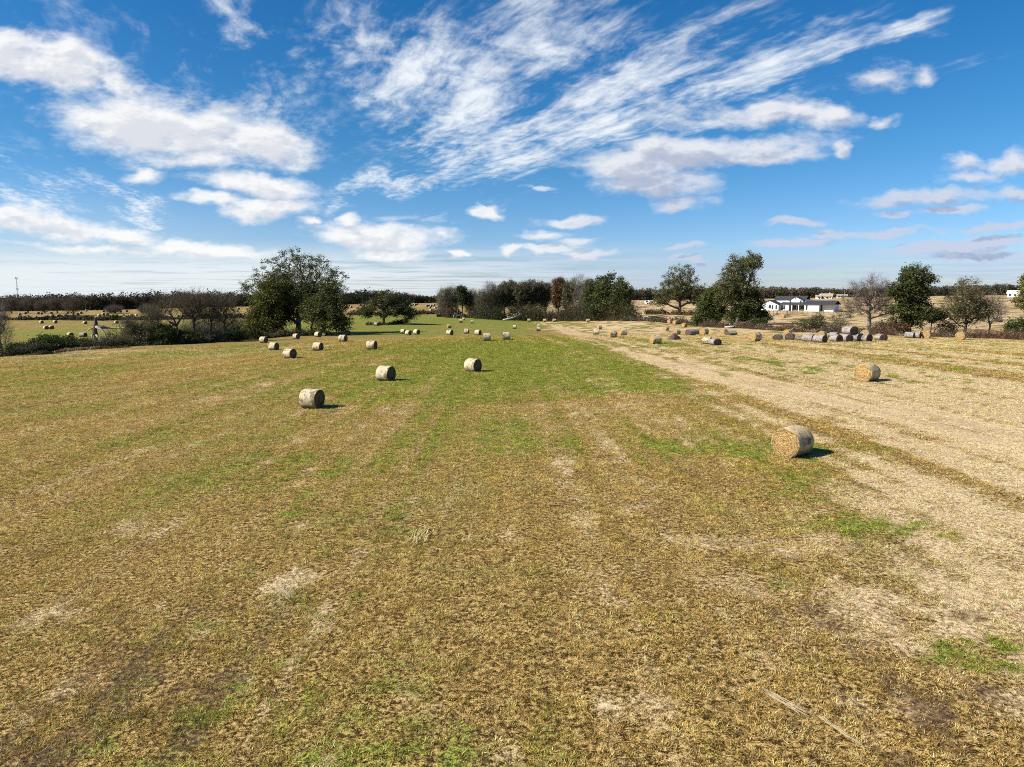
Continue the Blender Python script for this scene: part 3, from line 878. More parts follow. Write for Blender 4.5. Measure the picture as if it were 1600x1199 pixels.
bale(790.5, 531.6, 13, 14, 'pale', 'pale bale on bright grass just below the crest, with a golden sliver of end showing')
bale(702, 512.5, 6.3, 20, 'fresh', 'small bale above the row of three with its golden end toward the sun')
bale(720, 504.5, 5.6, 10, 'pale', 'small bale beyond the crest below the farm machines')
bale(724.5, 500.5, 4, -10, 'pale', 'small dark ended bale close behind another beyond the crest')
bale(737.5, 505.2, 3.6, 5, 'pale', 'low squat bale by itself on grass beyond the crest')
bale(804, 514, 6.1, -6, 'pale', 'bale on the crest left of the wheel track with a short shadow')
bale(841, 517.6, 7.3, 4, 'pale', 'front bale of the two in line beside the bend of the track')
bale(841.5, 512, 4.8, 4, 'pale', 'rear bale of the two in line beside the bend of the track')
TG = 'bales along the foot of the middle tree belt'
bale(826.5, 503, 5, -4, 'fresh', 'bale at the foot of the tree belt under the pale fallen trunk')
bale(851, 503.2, 5, 6, 'fresh', 'bale at the foot of the tree belt where the track reaches it')
bale(866, 503.2, 5, 6, 'fresh', 'bale at the foot of the tree belt just past the end of the track')
bale(918.5, 503.8, 5.6, 8, 'fresh', 'bale at the foot of the dark green trees ending the tree belt')
bale(718.5, 494.6, 3.2, 30, 'fresh', 'orange tinted bale leftmost in the small cluster below the bare trees')
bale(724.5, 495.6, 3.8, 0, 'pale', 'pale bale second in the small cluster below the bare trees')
bale(729, 494, 3.2, 20, 'fresh', 'golden bale third in the small cluster below the bare trees')
bale(737, 494, 3.4, 10, 'old', 'dark bale last in the small cluster below the bare trees')
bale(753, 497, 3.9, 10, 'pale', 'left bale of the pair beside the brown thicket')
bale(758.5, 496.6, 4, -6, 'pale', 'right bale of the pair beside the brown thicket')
bale(936.8, 514.6, 6.6, 20, 'fresh', 'golden bale behind the upright pale bale right of the track')
bale(931.5, 523.3, 10, -6, 'pale', 'upright looking pale bale right of the track at the bend')
bale(957, 527.8, 12.8, 12, 'fresh', 'front bale of the touching pair right of the track')
bale(973, 524.6, 11.8, 14, 'fresh', 'rear bale of the touching pair right of the track')
# right-hand stubble
bale(1024, 537.5, 15.5, 14, 'fresh', 'golden bale on green flecked stubble beside the slumped mound')
bale(1041, 516.8, 7, 30, 'fresh', 'small golden bale with a thin shadow behind the slumped mound')
bale(1057, 523.5, 8.5, 32, 'fresh', 'golden bale half hidden behind the slumped mound')
bale(1046.5, 505.6, 6.3, 34, 'fresh', 'left one of the far golden pair at the weedy hedge')
bale(1055, 507, 6.6, 34, 'fresh', 'right one of the far golden pair at the weedy hedge')
bale(1069, 511.6, 7, 36, 'fresh', 'golden bale with a dark side below the bushy evergreen tree')
bale(1079, 524.2, 11.3, 34, 'old', 'grey weathered bale with a mottled end, front of its pair', squash=.95)
bale(1086, 522.8, 10, 30, 'old', 'grey weathered bale tucked behind its twin beside a golden bale')
bale(1100, 523, 11, 36, 'fresh', 'golden bale beside the grey weathered pair')
bale(1105, 538, 10.5, -40, 'pale', 'bleached bale lying tight behind a dark ended one on the stubble', d=None, squash=.86)
bale(1117, 539.5, 11.3, -76, 'old', 'sagging bale with a wide dark end on the open stubble', squash=.86)
bale(1130.5, 521.8, 7.8, 36, 'fresh', 'small golden bale beside the flattened dark one')
bale(1142, 524, 6.4, 20, 'old', 'flattened rotten dark bale lying like a low heap', squash=.62, size=1.1)
bale(1179, 533.6, 16, 30, 'fresh', 'golden bale with a short shadow between the rotten heap and the grey stack')
bale(1215, 531.5, 10, 62, 'old', 'small slumped bale with a dark end, leftmost by the grey stack', squash=.8, size=.98)
bale(1234, 531.5, 13, 60, 'old', 'round dark ended bale just left of the grey stack')
bale(1230.5, 524.6, 9, 36, 'fresh', 'golden bale showing behind the two dark ended ones')
bale(1247, 532, 5.5, 10, 'old', 'collapsed reddish brown bale flat beside the stack', squash=.45)
bale(1263, 534.3, 14, -48, 'old', 'grey bale lying endmost at the left of the stack')
bale(1281, 535.8, 14.5, -56, 'old', 'grey streaked bale with a black end, front of the stack')
bale(1306, 534.2, 13.2, -72, 'old', 'dark ended bale under the topmost bale, left one of the two')
bale(1322, 533.8, 13.4, -76, 'old', 'dark ended bale under the topmost bale, right one of the two')
bale(1335.5, 532.4, 11.2, -44, 'old', 'light grey bale wedged low between dark ended ones')
bale(1351, 533.8, 14.4, -64, 'old', 'grey bale with black end right of the topmost bale')
bale(1376, 532.2, 13, -86, 'old', 'pinkish grey bale with its dark end to the viewer at the right of the stack', squash=.92)
bale(1327, 534, 17.5, -74, 'old', 'grey bale resting on top of the others in the stack', d=spot(1314, 533.9).y + 1.1, raise_z=1.06, size=1.12)
bale(1284, 529, 12, 44, 'fresh', 'golden bale rising behind the front of the grey stack')
bale(1303, 529, 11, -54, 'old', 'pale grey bale behind the front of the stack, beside the golden one')
bale(1352, 527.4, 12.5, 48, 'fresh', 'golden bale peeping out behind the right part of the grey stack')
bale(1421, 528.4, 11, -44, 'old', 'left grey bale of the touching pair under the dark dense tree')
bale(1430.5, 528.6, 11.4, -44, 'old', 'right grey bale of the touching pair under the dark dense tree')
bale(1447.5, 529, 11.8, 46, 'fresh', 'golden faced bale beside the touching grey pair')
bale(1501, 531.2, 13.3, 42, 'fresh', 'golden faced bale last along the hedge, on green grass')
bale(1479, 503.5, 5, -20, 'pale', 'pale bale in the field beyond the hedge left of the thin olive tree', size=1.0)
bale(1561, 503.5, 6, 10, 'old', 'dark bale in the field beyond the hedge right of the thin olive tree', size=1.0)
bale(1325, 497.2, 5, -54, 'old', 'dark bale beyond the hedge behind the branches of the bare grey tree', size=1.0)
bale(1224, 496.5, 5.8, 40, 'fresh', 'orange bale beside a feeder below the white house', size=1.0)
bale(588.5, 509, 5.8, -30, 'old', 'brown bale in the weeds under the lone spreading tree', size=1.0)

# valley on the left: near ones told apart, the specks alike
bale(72, 515, 6, -34, 'pale', 'left bale of the close pair in the green valley field', size=1.05)
bale(80.5, 514.6, 6, -36, 'pale', 'right bale of the close pair in the green valley field', size=1.05)
bale(110, 527, 8, -34, 'pale', 'pale valley bale seen over the hedge bushes beside the broken tree', size=1.0)
bale(130, 526.5, 6.5, -10, 'old', 'dull valley bale half hidden by twigs beside the broken tree', size=1.0)
bale(65, 505.8, 5, -30, 'pale', 'pale valley bale by the dark ditch line, left of two spaced out', size=1.0)
bale(86.5, 505.5, 5.2, -30, 'pale', 'pale valley bale by the dark ditch line, right of two spaced out', size=1.0)
bale(133, 506.8, 5, -30, 'pale', 'pale valley bale just left of the broken tree trunk', size=1.0)
bale(182, 506, 4.7, -36, 'pale', 'white sided valley bale right of the broken tree', size=1.0)
bale(197.5, 504.6, 4.8, -20, 'old', 'grey valley bale near the ditch right of the broken tree', size=1.0)

SPECK_L = 'tiny round bale among many scattered on the far valley field beyond the dark ditch'
SPECK_C = 'tiny round bale scattered on the far olive field behind the lone spreading tree'
def specks(pts, label, group, seed):
    rng = random.Random(seed)
    for px, py in pts:
        p = spot(px, py)
        kd = rng.choice(['pale', 'old', 'old', 'old', 'old', 'fresh'])
        o = link('round_bale', FAR[kd], None, (p.x, p.y, p.z), (0, 0, math.radians(rng.uniform(-75, -20))))
        o.scale = [rng.uniform(1.0, 1.12)] * 3
        tag(o, label, 'hay bale', group)
specks([(31, 493.2), (40, 491.3), (61, 491.5), (65, 491.8), (73, 487.6), (80.5, 491.4), (82, 495.2), (95, 498.4), (103, 495.2), (106, 491), (122, 493.6), (126.5, 490.8), (127, 498.8), (132, 498.4),
        (142, 498.2), (135, 487.2), (162, 488), (168, 493.2), (177, 495), (161.5, 492.8), (155, 495), (188, 488.8), (198.5, 488), (204, 494.8), (222, 489.2), (213, 494.5), (233, 488.5), (246, 491), (240, 494.2), (258, 489), (264, 487.4),
        (252, 496), (290, 492), (301, 489), (312, 488), (322, 493), (334, 490), (345, 487.5), (352, 489), (364, 486.5), (373, 484), (371, 488)],
       SPECK_L, 'specks of bales on the far valley field', 3)
specks([(541, 480.6), (545.6, 479.2), (548.6, 481.2), (564, 485), (565, 487), (552, 488.4), (557, 489.8), (560, 489.4), (567.5, 479.5), (563, 478), (636, 479.8), (642, 479), (644.5, 477.8), (647, 477.2), (649, 478), (651, 477),
        (667, 480), (670, 479.8), (671.5, 482.8), (673.5, 486.8), (677.5, 481.6), (679.6, 483), (674, 479.4), (684, 481.4), (672, 490), (678, 478.4), (640, 483)],
       SPECK_C, 'specks of bales on the far olive field', 4)

# slumped mound of rotten hay
def mound():
    p = spot(1053.6, 531)
    rng = np.random.default_rng(8)
    n, m = 40, 14
    V = []
    for i in range(m):
        f = i / (m - 1)
        for j in range(n):
            a = 2 * PI * j / n
            r = 1.05 * (1 - f) ** .62 * (1 + .22 * math.sin(2 * a + 1) + .10 * math.sin(5 * a + f * 4))
            nz = fbm(np.array([3 + 3 * math.cos(a) + f * 3]), np.array([5 + 3 * math.sin(a)]), 5)[0] - .5
            V.append((r * math.cos(a) * 1.05 + .12 * f, r * math.sin(a) * (1 + nz * .3), 1.12 * f ** .9 * (1 - .25 * max(0, math.cos(a))) + nz * .22 - .05))
    V = np.array(V)
    i, j = np.meshgrid(np.arange(m - 1), np.arange(n), indexing='ij')
    q = np.stack([i * n + j, i * n + (j + 1) % n, (i + 1) * n + (j + 1) % n, (i + 1) * n + j], -1).reshape(-1, 4)
    k = 500
    ii = rng.integers(0, len(V), k); b = V[ii]
    dr = rng.normal(0, .10, (k, 3)) + b * .05; sd = rng.normal(0, .012, (k, 3))
    Vt = np.stack([b - sd, b + sd, b + dr], 1).reshape(-1, 3)
    me = mesh_arrays('hay_mound', np.concatenate([V, Vt]), [q, np.arange(3 * k).reshape(-1, 3) + len(V)], [M_end['old']], smooth=True)
    o = link('hay_mound', me, None, p, (0, 0, .3))
    tag(o, 'slumped dark heap of rotten hay on the green flecked stubble', 'hay heap')
mound()

# wisps of straw left on the mown field near the viewer
M_straw = flat_mat('straw_strands', (.60, .47, .28), .3, 20, .9, .1)
def wisp(name, label, pts, spread, n, thick, seed, rise=.03, fr=.25):
    rng = np.random.default_rng(seed)
    P = np.array([tuple(spot(*p)) for p in pts]); c = P[0].copy()
    P = P - c
    V = []; Fc = []
    for k in range(n):
        t0 = rng.uniform(0, 1 - fr); t1 = min(1, t0 + rng.uniform(fr * .6, fr * 1.6))
        ts = np.linspace(t0, t1, 5)
        q = np.c_[[np.interp(ts, np.linspace(0, 1, len(P)), P[:, a]) for a in range(3)]].T
        off = rng.normal(0, spread, 2) * math.sin(PI * min(1, max(0, (t0 + t1) / 2))) ** .5
        q[:, 0] += off[0] + np.cumsum(rng.normal(0, spread * .3, 5)); q[:, 1] += off[1] + np.cumsum(rng.normal(0, spread * .3, 5))
        q[:, 2] += rise * rng.random() + .045
        dv = np.gradient(q, axis=0); sdv = np.c_[-dv[:, 1], dv[:, 0], np.zeros(5)]; sdv /= np.linalg.norm(sdv, axis=1)[:, None] + 1e-9
        w = thick * rng.uniform(.6, 1.3) * np.array([.4, 1, 1, 1, .3])
        b = len(V)
        for a in range(5):
            V += [q[a] - sdv[a] * w[a], q[a] + sdv[a] * w[a] + np.array([0, 0, -.002])]
        for a in range(4):
            Fc.append((b + 2 * a, b + 2 * a + 1, b + 2 * a + 3, b + 2 * a + 2))
    me = mesh_arrays(name, np.array(V), np.array(Fc), [M_straw])
    o = link(name, me, None, c)
    tag(o, label, 'straw')
wisp('straw_wisp', 'long pale wisp of loose straw lying nearest the viewer, upper half of the broken line', [(1190, 1082), (1216, 1098), (1240, 1112), (1262, 1124)], .022, 60, .008, 1, .10)
wisp('straw_wisp', 'thin curved wisp of straw continuing the broken line below the thicker one', [(1276, 1122), (1300, 1140), (1325, 1158), (1350, 1172)], .015, 34, .008, 2, .09)
wisp('straw_tuft', 'upright clump of dry straw with a small dark shadow on the near field', [(648, 860), (655, 850), (661, 838), (667, 826)], .13, 22, .0045, 3, .14, .4)
wisp('straw_wisp', 'short pale straw wisp in a dry streak on the near slope', [(384, 722), (398, 724), (412, 728)], .06, 18, .005, 4, .03, .4)
wisp('straw_wisp', 'thin straight straw stalks left of the reddish bare patch', [(972, 834), (985, 838), (1000, 845)], .03, 12, .005, 5, .03, .4)
wisp('straw_wisp', 'small bright wisp of straw on green ground below the nearest bale', [(1104, 846), (1115, 848), (1127, 853)], .06, 24, .005, 6, .04, .4)
wisp('straw_wisp', 'faint wisp of straw left of the upright clump', [(432, 910), (444, 926), (456, 942)], .09, 40, .005, 7, .04, .3)
wisp('straw_wisp', 'level wisp of straw stalks above the brown ground in the middle of the field', [(835, 790), (860, 790), (885, 792)], .05, 14, .005, 8, .03, .4)

# ------------------------------------------------------------------ trees and shrubs
M_leaf = blade_fn_mat('leaves', .22)
def bark_fn(light, dark):
    def fn(T):
        t = T.node('ShaderNodeTexCoord')
        n = T.noise(T.mapping(t.outputs['Object'], scale=(1, 1, .3)), 5.0, 5.0, .65)
        return T.mix(T.smooth(n, .35, .65), dark, light)
    return fn
M_bark = mat('bark_dark', bark_fn((.16, .13, .10), (.05, .04, .03)), .95, .1)
M_bark_grey = mat('bark_grey', bark_fn((.30, .27, .23), (.11, .095, .08)), .95, .1)
M_dead = mat('bare_deadwood', bark_fn((.48, .44, .38), (.16, .14, .12)), .95, .1)

def grow(rng, pts, stem, bf):
    """joins crown points to a stem: nearest-node growth that also keeps the way to the root short"""
    n0, n = len(stem), len(pts)
    P = np.concatenate([stem, pts]); par = np.full(n0 + n, -1)
    plen = np.zeros(n0 + n)
    for i in range(1, n0):
        par[i] = i - 1; plen[i] = plen[i - 1] + np.linalg.norm(stem[i] - stem[i - 1])
    best = np.full(n, 1e9); bp = np.zeros(n, int); done = np.zeros(n, bool); order = list(range(n0))
    def relax(k):
        d = np.linalg.norm(pts - P[k], axis=1)
        up = np.maximum(0, P[k][2] - pts[:, 2]) * .9           # limbs seldom run downwards
        c = d + up + bf * plen[k]
        m = (c < best) & ~done
        best[m] = c[m]; bp[m] = k
    for k in range(max(1, n0 // 3), n0): relax(k)
    for _ in range(n):
        j = int(np.argmin(np.where(done, 1e18, best)))
        done[j] = True; k = n0 + j; par[k] = bp[j]
        plen[k] = plen[bp[j]] + np.linalg.norm(pts[j] - P[bp[j]])
        order.append(k); relax(k)
    cnt = np.zeros(n0 + n)
    kids = np.zeros(n0 + n, int)
    for k in order:
        if par[k] >= 0: kids[par[k]] += 1
    for k in reversed(order):
        if kids[k] == 0: cnt[k] += 1
        if par[k] >= 0: cnt[par[k]] += cnt[k]
    return P, par, cnt, kids == 0

def limb_mesh(rng, P, par, rad_, wob=.07):
    k = np.nonzero(par >= 0)[0]
    a, b = P[par[k]], P[k]; ra, rb = rad_[par[k]], rad_[k]
    ra = np.minimum(ra, rb * 1.9)
    L = np.linalg.norm(b - a, axis=1)[:, None]
    mid = (a + b) / 2 + rng.normal(0, wob, (len(k), 3)) * L + np.array([0, 0, .04]) * L
    rm = (ra + rb) / 2
    A = np.concatenate([a, mid]); B = np.concatenate([mid, b]); RA = np.concatenate([ra, rm]); RB = np.concatenate([rm, rb])
    t = B - A; t /= np.linalg.norm(t, axis=1)[:, None] + 1e-9
    ref = np.where(np.abs(t[:, 2:]) < .9, np.array([[0, 0, 1.0]]), np.array([[1.0, 0, 0]]))
    u = np.cross(t, ref); u /= np.linalg.norm(u, axis=1)[:, None]; v = np.cross(t, u)
    out_V, out_F = [], []; base = 0
    big = RA > .06
    for sel, s in ((big, 7), (~big, 3)):
        if not sel.any(): continue
        q = np.linspace(0, 2 * PI, s, endpoint=False)
        ring = u[sel][:, None] * np.cos(q)[None, :, None] + v[sel][:, None] * np.sin(q)[None, :, None]
        va = A[sel][:, None] + ring * RA[sel][:, None, None]; vb = B[sel][:, None] + ring * RB[sel][:, None, None]
        vv = np.concatenate([va, vb], 1).reshape(-1, 3)
        m = sel.sum()
        j = np.arange(s)
        f = np.stack([j, (j + 1) % s, s + (j + 1) % s, s + j], -1)[None] + (np.arange(m) * 2 * s)[:, None, None] + base
        out_V.append(vv); out_F.append(f.reshape(-1, 4)); base += len(vv)
    return np.concatenate(out_V), np.concatenate(out_F)

def leaf_cards(rng, C, n_each, spread, size, col, var=.28, droop=.0, elong=1.6):
    """small leaf-spray faces scattered about the points C"""
    n = len(C) * n_each
    c = np.repeat(C, n_each, 0) + rng.normal(0, 1, (n, 3)) * spread * np.array([1, 1, .75])
    c[:, 2] -= droop * rng.random(n)
    a = rng.normal(0, 1, (n, 3)); a[:, 2] *= .6; a /= np.linalg.norm(a, axis=1)[:, None]
    b = np.cross(a, rng.normal(0, 1, (n, 3))); b /= np.linalg.norm(b, axis=1)[:, None]
    s = size * rng.uniform(.55, 1.35, n)[:, None]
    V = np.stack([c - a * s * elong * .5, c + b * s * .42, c + a * s * elong * .5, c - b * s * .42], 1).reshape(-1, 3)
    cl = np.exp(rng.normal(0, .24, (len(C), 1)))                       # one spray is yellower or deeper than the next
    tone = np.array(col) * np.repeat(cl, n_each, 0) * np.exp(rng.normal(0, var, (n, 1))) * np.exp(rng.normal(0, .07, (n, 3)))
    return V, np.clip(tone, .004, .6)

def twig_strips(rng, C, root, n_each, length, width, col, up=.35):
    n = len(C) * n_each
    c = np.repeat(C, n_each, 0) + rng.normal(0, length * .35, (n, 3))
    out = np.repeat(C - root, n_each, 0); out /= np.linalg.norm(out, axis=1)[:, None] + 1e-6
    d = out * .8 + rng.normal(0, .6, (n, 3)) + np.array([0, 0, up]); d /= np.linalg.norm(d, axis=1)[:, None]
    s = np.cross(d, rng.normal(0, 1, (n, 3))); s /= np.linalg.norm(s, axis=1)[:, None]
    L = length * rng.uniform(.5, 1.4, n)[:, None]; w = width * rng.uniform(.6, 1.3, n)[:, None]
    V = np.stack([c - s * w, c + s * w, c + d * L + s * w * .3, c + d * L - s * w * .3], 1).reshape(-1, 3)
    tone = np.array(col) * np.exp(rng.normal(0, .3, (n, 1)))
    return V, np.clip(tone, .004, .6)

OLIVE = (.098, .098, .026); DARKG = (.054, .064, .024); GREYG = (.095, .093, .048); PINE = (.034, .048, .020); RUSSET = (.12, .062, .028)
TWIG = (.098, .086, .056); TWIG_PALE = (.165, .150, .105); OAKG = (.078, .084, .028)

def tree(name, label, px, py, lobes, cat='tree', d=None, n=300, leaves=20, leaf=.42, lcol=OAKG, twigs=4, tw=.9, twc=TWIG, trunk=.35, stem=.35, lean=(0, 0), bark=None, seed=1,
         group=None, bf=.42, spread=.55, base=None, fill=2.2, low=.10, wtw=.016, depth=.85):
    """lobes: offsets and radii of the crown's masses, in photo pixels at the tree's own distance"""
    rng = np.random.default_rng(seed * 101 + 7)
    p = spot(px, py, d) if base is None else base
    m = p.y / F
    Ls = np.array([(l[0], l[1], l[2], l[3]) for l in lobes], float) * m
    top = max(Ls[:, 1] + Ls[:, 3])
    w = Ls[:, 2] * Ls[:, 3]; w = w / w.sum()
    k = rng.choice(len(Ls), n, p=w)
    v = rng.normal(0, 1, (n, 3)); v /= np.linalg.norm(v, axis=1)[:, None]
    r = rng.random(n) ** (1 / fill)
    dy = rng.uniform(-.35, .35, len(Ls)) * Ls[:, 2]
    pts = np.c_[Ls[k, 0] + v[:, 0] * r * Ls[k, 2], dy[k] + v[:, 1] * r * Ls[k, 2] * depth, Ls[k, 1] + v[:, 2] * r * Ls[k, 3]]
    pts = pts[pts[:, 2] > low * top]
    ns = 9
    f = np.linspace(0, 1, ns)[:, None]
    st = np.c_[f[:, 0] * 0, f[:, 0] * 0, f[:, 0]] * stem * top + np.array([[0, 0, -.25]]) * (1 - f)
    st[:, 0] += lean[0] * m * f[:, 0] ** 1.3 + np.cumsum(rng.normal(0, .010 * top, ns)) * f[:, 0]
    st[:, 1] += lean[1] * m * f[:, 0] + np.cumsum(rng.normal(0, .010 * top, ns)) * f[:, 0]
    P, par, cnt, tip = grow(rng, pts, st, bf)
    rad_ = np.maximum(.020, trunk * (cnt / cnt[0]) ** .47)
    flare = 1 + .5 * np.exp(-np.maximum(P[:, 2], 0) / (.05 * top))
    rad_ = rad_ * flare
    V, Fc = limb_mesh(rng, P, par, rad_)
    o = thing(name, label, cat, p, 0, group)
    link('trunk', mesh_arrays('trunk', V, Fc, [bark or M_bark], smooth=True), o)
    root = np.array([st[-1][0], st[-1][1], st[-1][2] * .6])
    Vs, Ts = [], []
    cr = np.concatenate([P[len(st):]])
    if leaves:
        a, b = leaf_cards(rng, cr, int(leaves * 1.75), spread * 1.05, leaf * .72, tuple(q * 1.18 for q in lcol)); Vs.append(a); Ts.append(b)
    if twigs:
        a, b = twig_strips(rng, cr, root, twigs, tw, wtw, twc); Vs.append(a); Ts.append(b)
    V = np.concatenate(Vs); T_ = np.concatenate(Ts)
    link('crown', mesh_arrays('crown', V, np.arange(len(V)).reshape(-1, 4), [M_leaf], fattr={'tone': T_}), o)
    return o

# --- the big clump on the left edge of the field
tree('oak_tree', 'huge spreading oak with a sparse see-through crown at the field edge', 467, 523,
     [(-8, 108, 34, 26), (22, 98, 36, 28), (-38, 92, 34, 26), (50, 78, 30, 28), (-66, 66, 22, 20), (0, 70, 50, 36), (30, 52, 40, 26), (-20, 52, 40, 22), (62, 46, 18, 26)],
     n=900, leaves=15, leaf=.40, spread=.42, lcol=OAKG, twigs=8, tw=1.2, trunk=.75, stem=.34, bark=M_bark_grey, twc=TWIG_PALE, seed=2, fill=3.2)
tree('oak_tree', 'olive green tree with a low rounded crown, leftmost of the big clump', 414, 526, [(0, 28, 32, 26), (6, 56, 22, 22), (18, 72, 18, 16), (-8, 14, 26, 14)],
     n=300, leaves=40, leaf=.46, lcol=(.088, .092, .027), trunk=.4, stem=.3, seed=3, low=.05, spread=.75)
tree('oak_tree', 'olive green tree with a taller crown behind the leftmost one in the big clump', 432, 524, [(2, 58, 26, 26), (10, 80, 22, 18), (4, 34, 28, 20)],
     n=260, leaves=40, leaf=.48, lcol=(.074, .080, .026), trunk=.42, stem=.4, seed=4, spread=.7)
tree('oak_tree', 'dark shaded tree with a drooping crown at the right side of the big clump', 507, 525, [(6, 30, 32, 24), (16, 56, 24, 22), (-12, 40, 26, 22), (26, 18, 16, 14), (10, 76, 16, 14)],
     n=330, leaves=26, leaf=.46, lcol=(.066, .074, .027), trunk=.42, stem=.3, seed=5, low=.05, spread=.7)
tree('oak_tree', 'dark slender trunked tree filling the gap beside the great oak trunk', 487, 524, [(0, 44, 26, 20), (-4, 66, 22, 18)],
     n=180, leaves=26, leaf=.46, lcol=DARKG, trunk=.34, stem=.5, seed=6, spread=.6)

tree('oak_tree', 'lone spreading tree standing in brown weeds in the middle distance', 600, 506.5, [(-2, 26, 36, 15), (-28, 18, 17, 10), (8, 40, 22, 11), (24, 24, 26, 14), (42, 15, 14, 9)],
     n=420, leaves=24, leaf=.48, spread=.55, lcol=(.062, .068, .030), twigs=6, tw=1.0, trunk=.5, stem=.28, seed=7, low=.12)

# --- tree belt across the middle
BELT = 'trees of the middle tree belt'
belt = [  # px, base, top, half width, kind, label
    (694, 495, 452, 11, 'bare', 'bare grey tree, first of the middle belt behind the farm machines'),
    (706, 495, 449, 12, 'bare', 'bare tree with level side branches left of the small pine of the middle belt'),
    (722, 496, 447, 9, 'pine', 'dark small pine topped tree among bare trees of the middle belt'),
    (736, 496, 454, 12, 'bare', 'low bare tree right of the small pine in the middle belt'),
    (752, 497, 456, 12, 'bare', 'low bare tree at the gap in the middle belt above the bale pair'),
    (766, 498, 443, 13, 'bare', 'tall bare fan shaped tree with thin dark stems in the middle belt'),
    (775, 498, 450, 11, 'bare', 'bare tree leaning beside the fan shaped one in the middle belt'),
    (788, 498, 442, 11, 'semi', 'thin tall tree with sparse high leaves, left one of two alike in the middle belt'),
    (799, 498, 438, 12, 'semi', 'thin tall tree with sparse high leaves, right one of two alike in the middle belt'),
    (815, 499, 441, 14, 'semi', 'ragged half bare tree above the brown thicket of the middle belt'),
    (832, 499, 438, 15, 'semi', 'ragged half bare tree with a greenish top above the fallen trunk'),
    (852, 499, 441, 13, 'semi', 'half bare tree left of the russet leaved one in the middle belt'),
    (872, 500, 434, 11, 'rust', 'tree with russet brown leaves still on its top in the middle belt'),
    (890, 500, 440, 13, 'semi', 'half bare tree right of the russet leaved one in the middle belt'),
    (904, 500, 431, 15, 'bare', 'tall pale grey bare tree left of the dark green end of the middle belt'),
    (918, 500, 438, 12, 'bare', 'bare pale tree against the dark green end of the middle belt'),
    (932, 500, 433, 17, 'dense', 'dark green dense tree, left one at the end of the middle belt'),
    (953, 501, 428, 23, 'dense', 'biggest dark green round topped tree at the end of the middle belt'),
    (972, 501, 441, 16, 'dense', 'dark green lower tree closing the right end of the middle belt'),
    (942, 501, 460, 20, 'dense', 'low dark evergreen under the tall ones at the end of the middle belt'),
]
for k, (px, b, t, hw, kd, lab) in enumerate(belt):
    H = b - t
    if kd == 'dense':
        lb = [(0, H * .72, hw, H * .28), (-hw * .3, H * .45, hw * .9, H * .3), (hw * .35, H * .35, hw * .8, H * .28)]
        tree('broadleaf_tree', lab, px, b, lb, n=260, leaves=26, leaf=.62, spread=.75, lcol=DARKG if k != 19 else PINE, trunk=.4, stem=.35, seed=20 + k, group=BELT, low=.06, twigs=3)
    elif kd == 'pine':
        tree('pine_tree', lab, px, b, [(0, H * .82, hw, H * .17), (1, H * .55, hw * .8, H * .2)], n=110, leaves=24, leaf=.55, spread=.6, lcol=PINE, trunk=.26, stem=.75, seed=20 + k, group=BELT)
    elif kd == 'bare':
        tree('bare_tree', lab, px, b, [(0, H * .66, hw, H * .34), (0, H * .36, hw * .9, H * .2)], n=320, leaves=0, twigs=20, tw=1.4, wtw=.032, twc=TWIG_PALE if k % 2 == 0 else TWIG, trunk=.34, stem=.5, bark=M_bark_grey if k > 12 else M_bark, seed=20 + k, group=BELT, fill=2.6)
    else:
        tree('broadleaf_tree', lab, px, b, [(0, H * .74, hw, H * .26), (-2, H * .48, hw * .8, H * .22)], n=320, leaves=18, leaf=.46, spread=.55, lcol=RUSSET if kd == 'rust' else GREYG, twigs=16, tw=1.3, wtw=.03, twc=TWIG, trunk=.34, stem=.6, seed=20 + k, group=BELT)

# --- right-hand hedge line
tree('oak_tree', 'round topped grey green oak across the field behind the weedy hedge', 1061, 492, [(0, 52, 27, 24), (-14, 34, 28, 20), (16, 34, 26, 18), (-30, 18, 14, 10), (30, 20, 12, 10)],
     n=480, leaves=17, leaf=.52, spread=.55, lcol=(.090, .092, .040), twigs=6, tw=1.2, trunk=.65, stem=.28, seed=51, d=310)
tree('oak_tree', 'tallest right hand tree, leaning open crown rising above a dense base', 1151, 509, [(6, 94, 26, 20), (26, 98, 12, 14), (-10, 76, 22, 20), (8, 66, 22, 18), (-2, 46, 30, 20), (-22, 58, 18, 16)],
     n=600, leaves=15, leaf=.40, spread=.42, lcol=OAKG, twigs=7, tw=1.0, trunk=.5, stem=.4, seed=52, lean=(6, 0), twc=TWIG_PALE)
tree('broadleaf_tree', 'bushy olive evergreen with foliage to the ground, joined to the tallest right hand tree', 1113, 509, [(0, 24, 26, 22), (4, 44, 24, 16), (-8, 12, 22, 12)],
     n=300, leaves=44, leaf=.46, spread=.65, lcol=(.060, .072, .024), trunk=.35, stem=.25, seed=53, low=.03)
tree('broadleaf_tree', 'dark drooping tree at the right foot of the tallest right hand tree', 1168, 508, [(-4, 34, 24, 22), (14, 22, 18, 14), (22, 12, 14, 10), (-12, 16, 24, 14)],
     n=280, leaves=36, leaf=.46, spread=.6, lcol=DARKG, trunk=.35, stem=.3, seed=54, low=.03)
tree('bare_tree', 'gnarled bare grey oak behind the stacked grey bales', 1357, 521, [(0, 66, 24, 24), (-22, 56, 20, 22), (20, 58, 18, 20), (-26, 34, 18, 12), (24, 34, 16, 12), (0, 48, 26, 20)],
     n=420, leaves=3, leaf=.2, spread=.3, lcol=RUSSET, twigs=15, tw=.8, wtw=.02, twc=(.14, .115, .09), trunk=.36, stem=.5, bf=.25, bark=M_bark_grey, seed=55, d=142, fill=3.0)
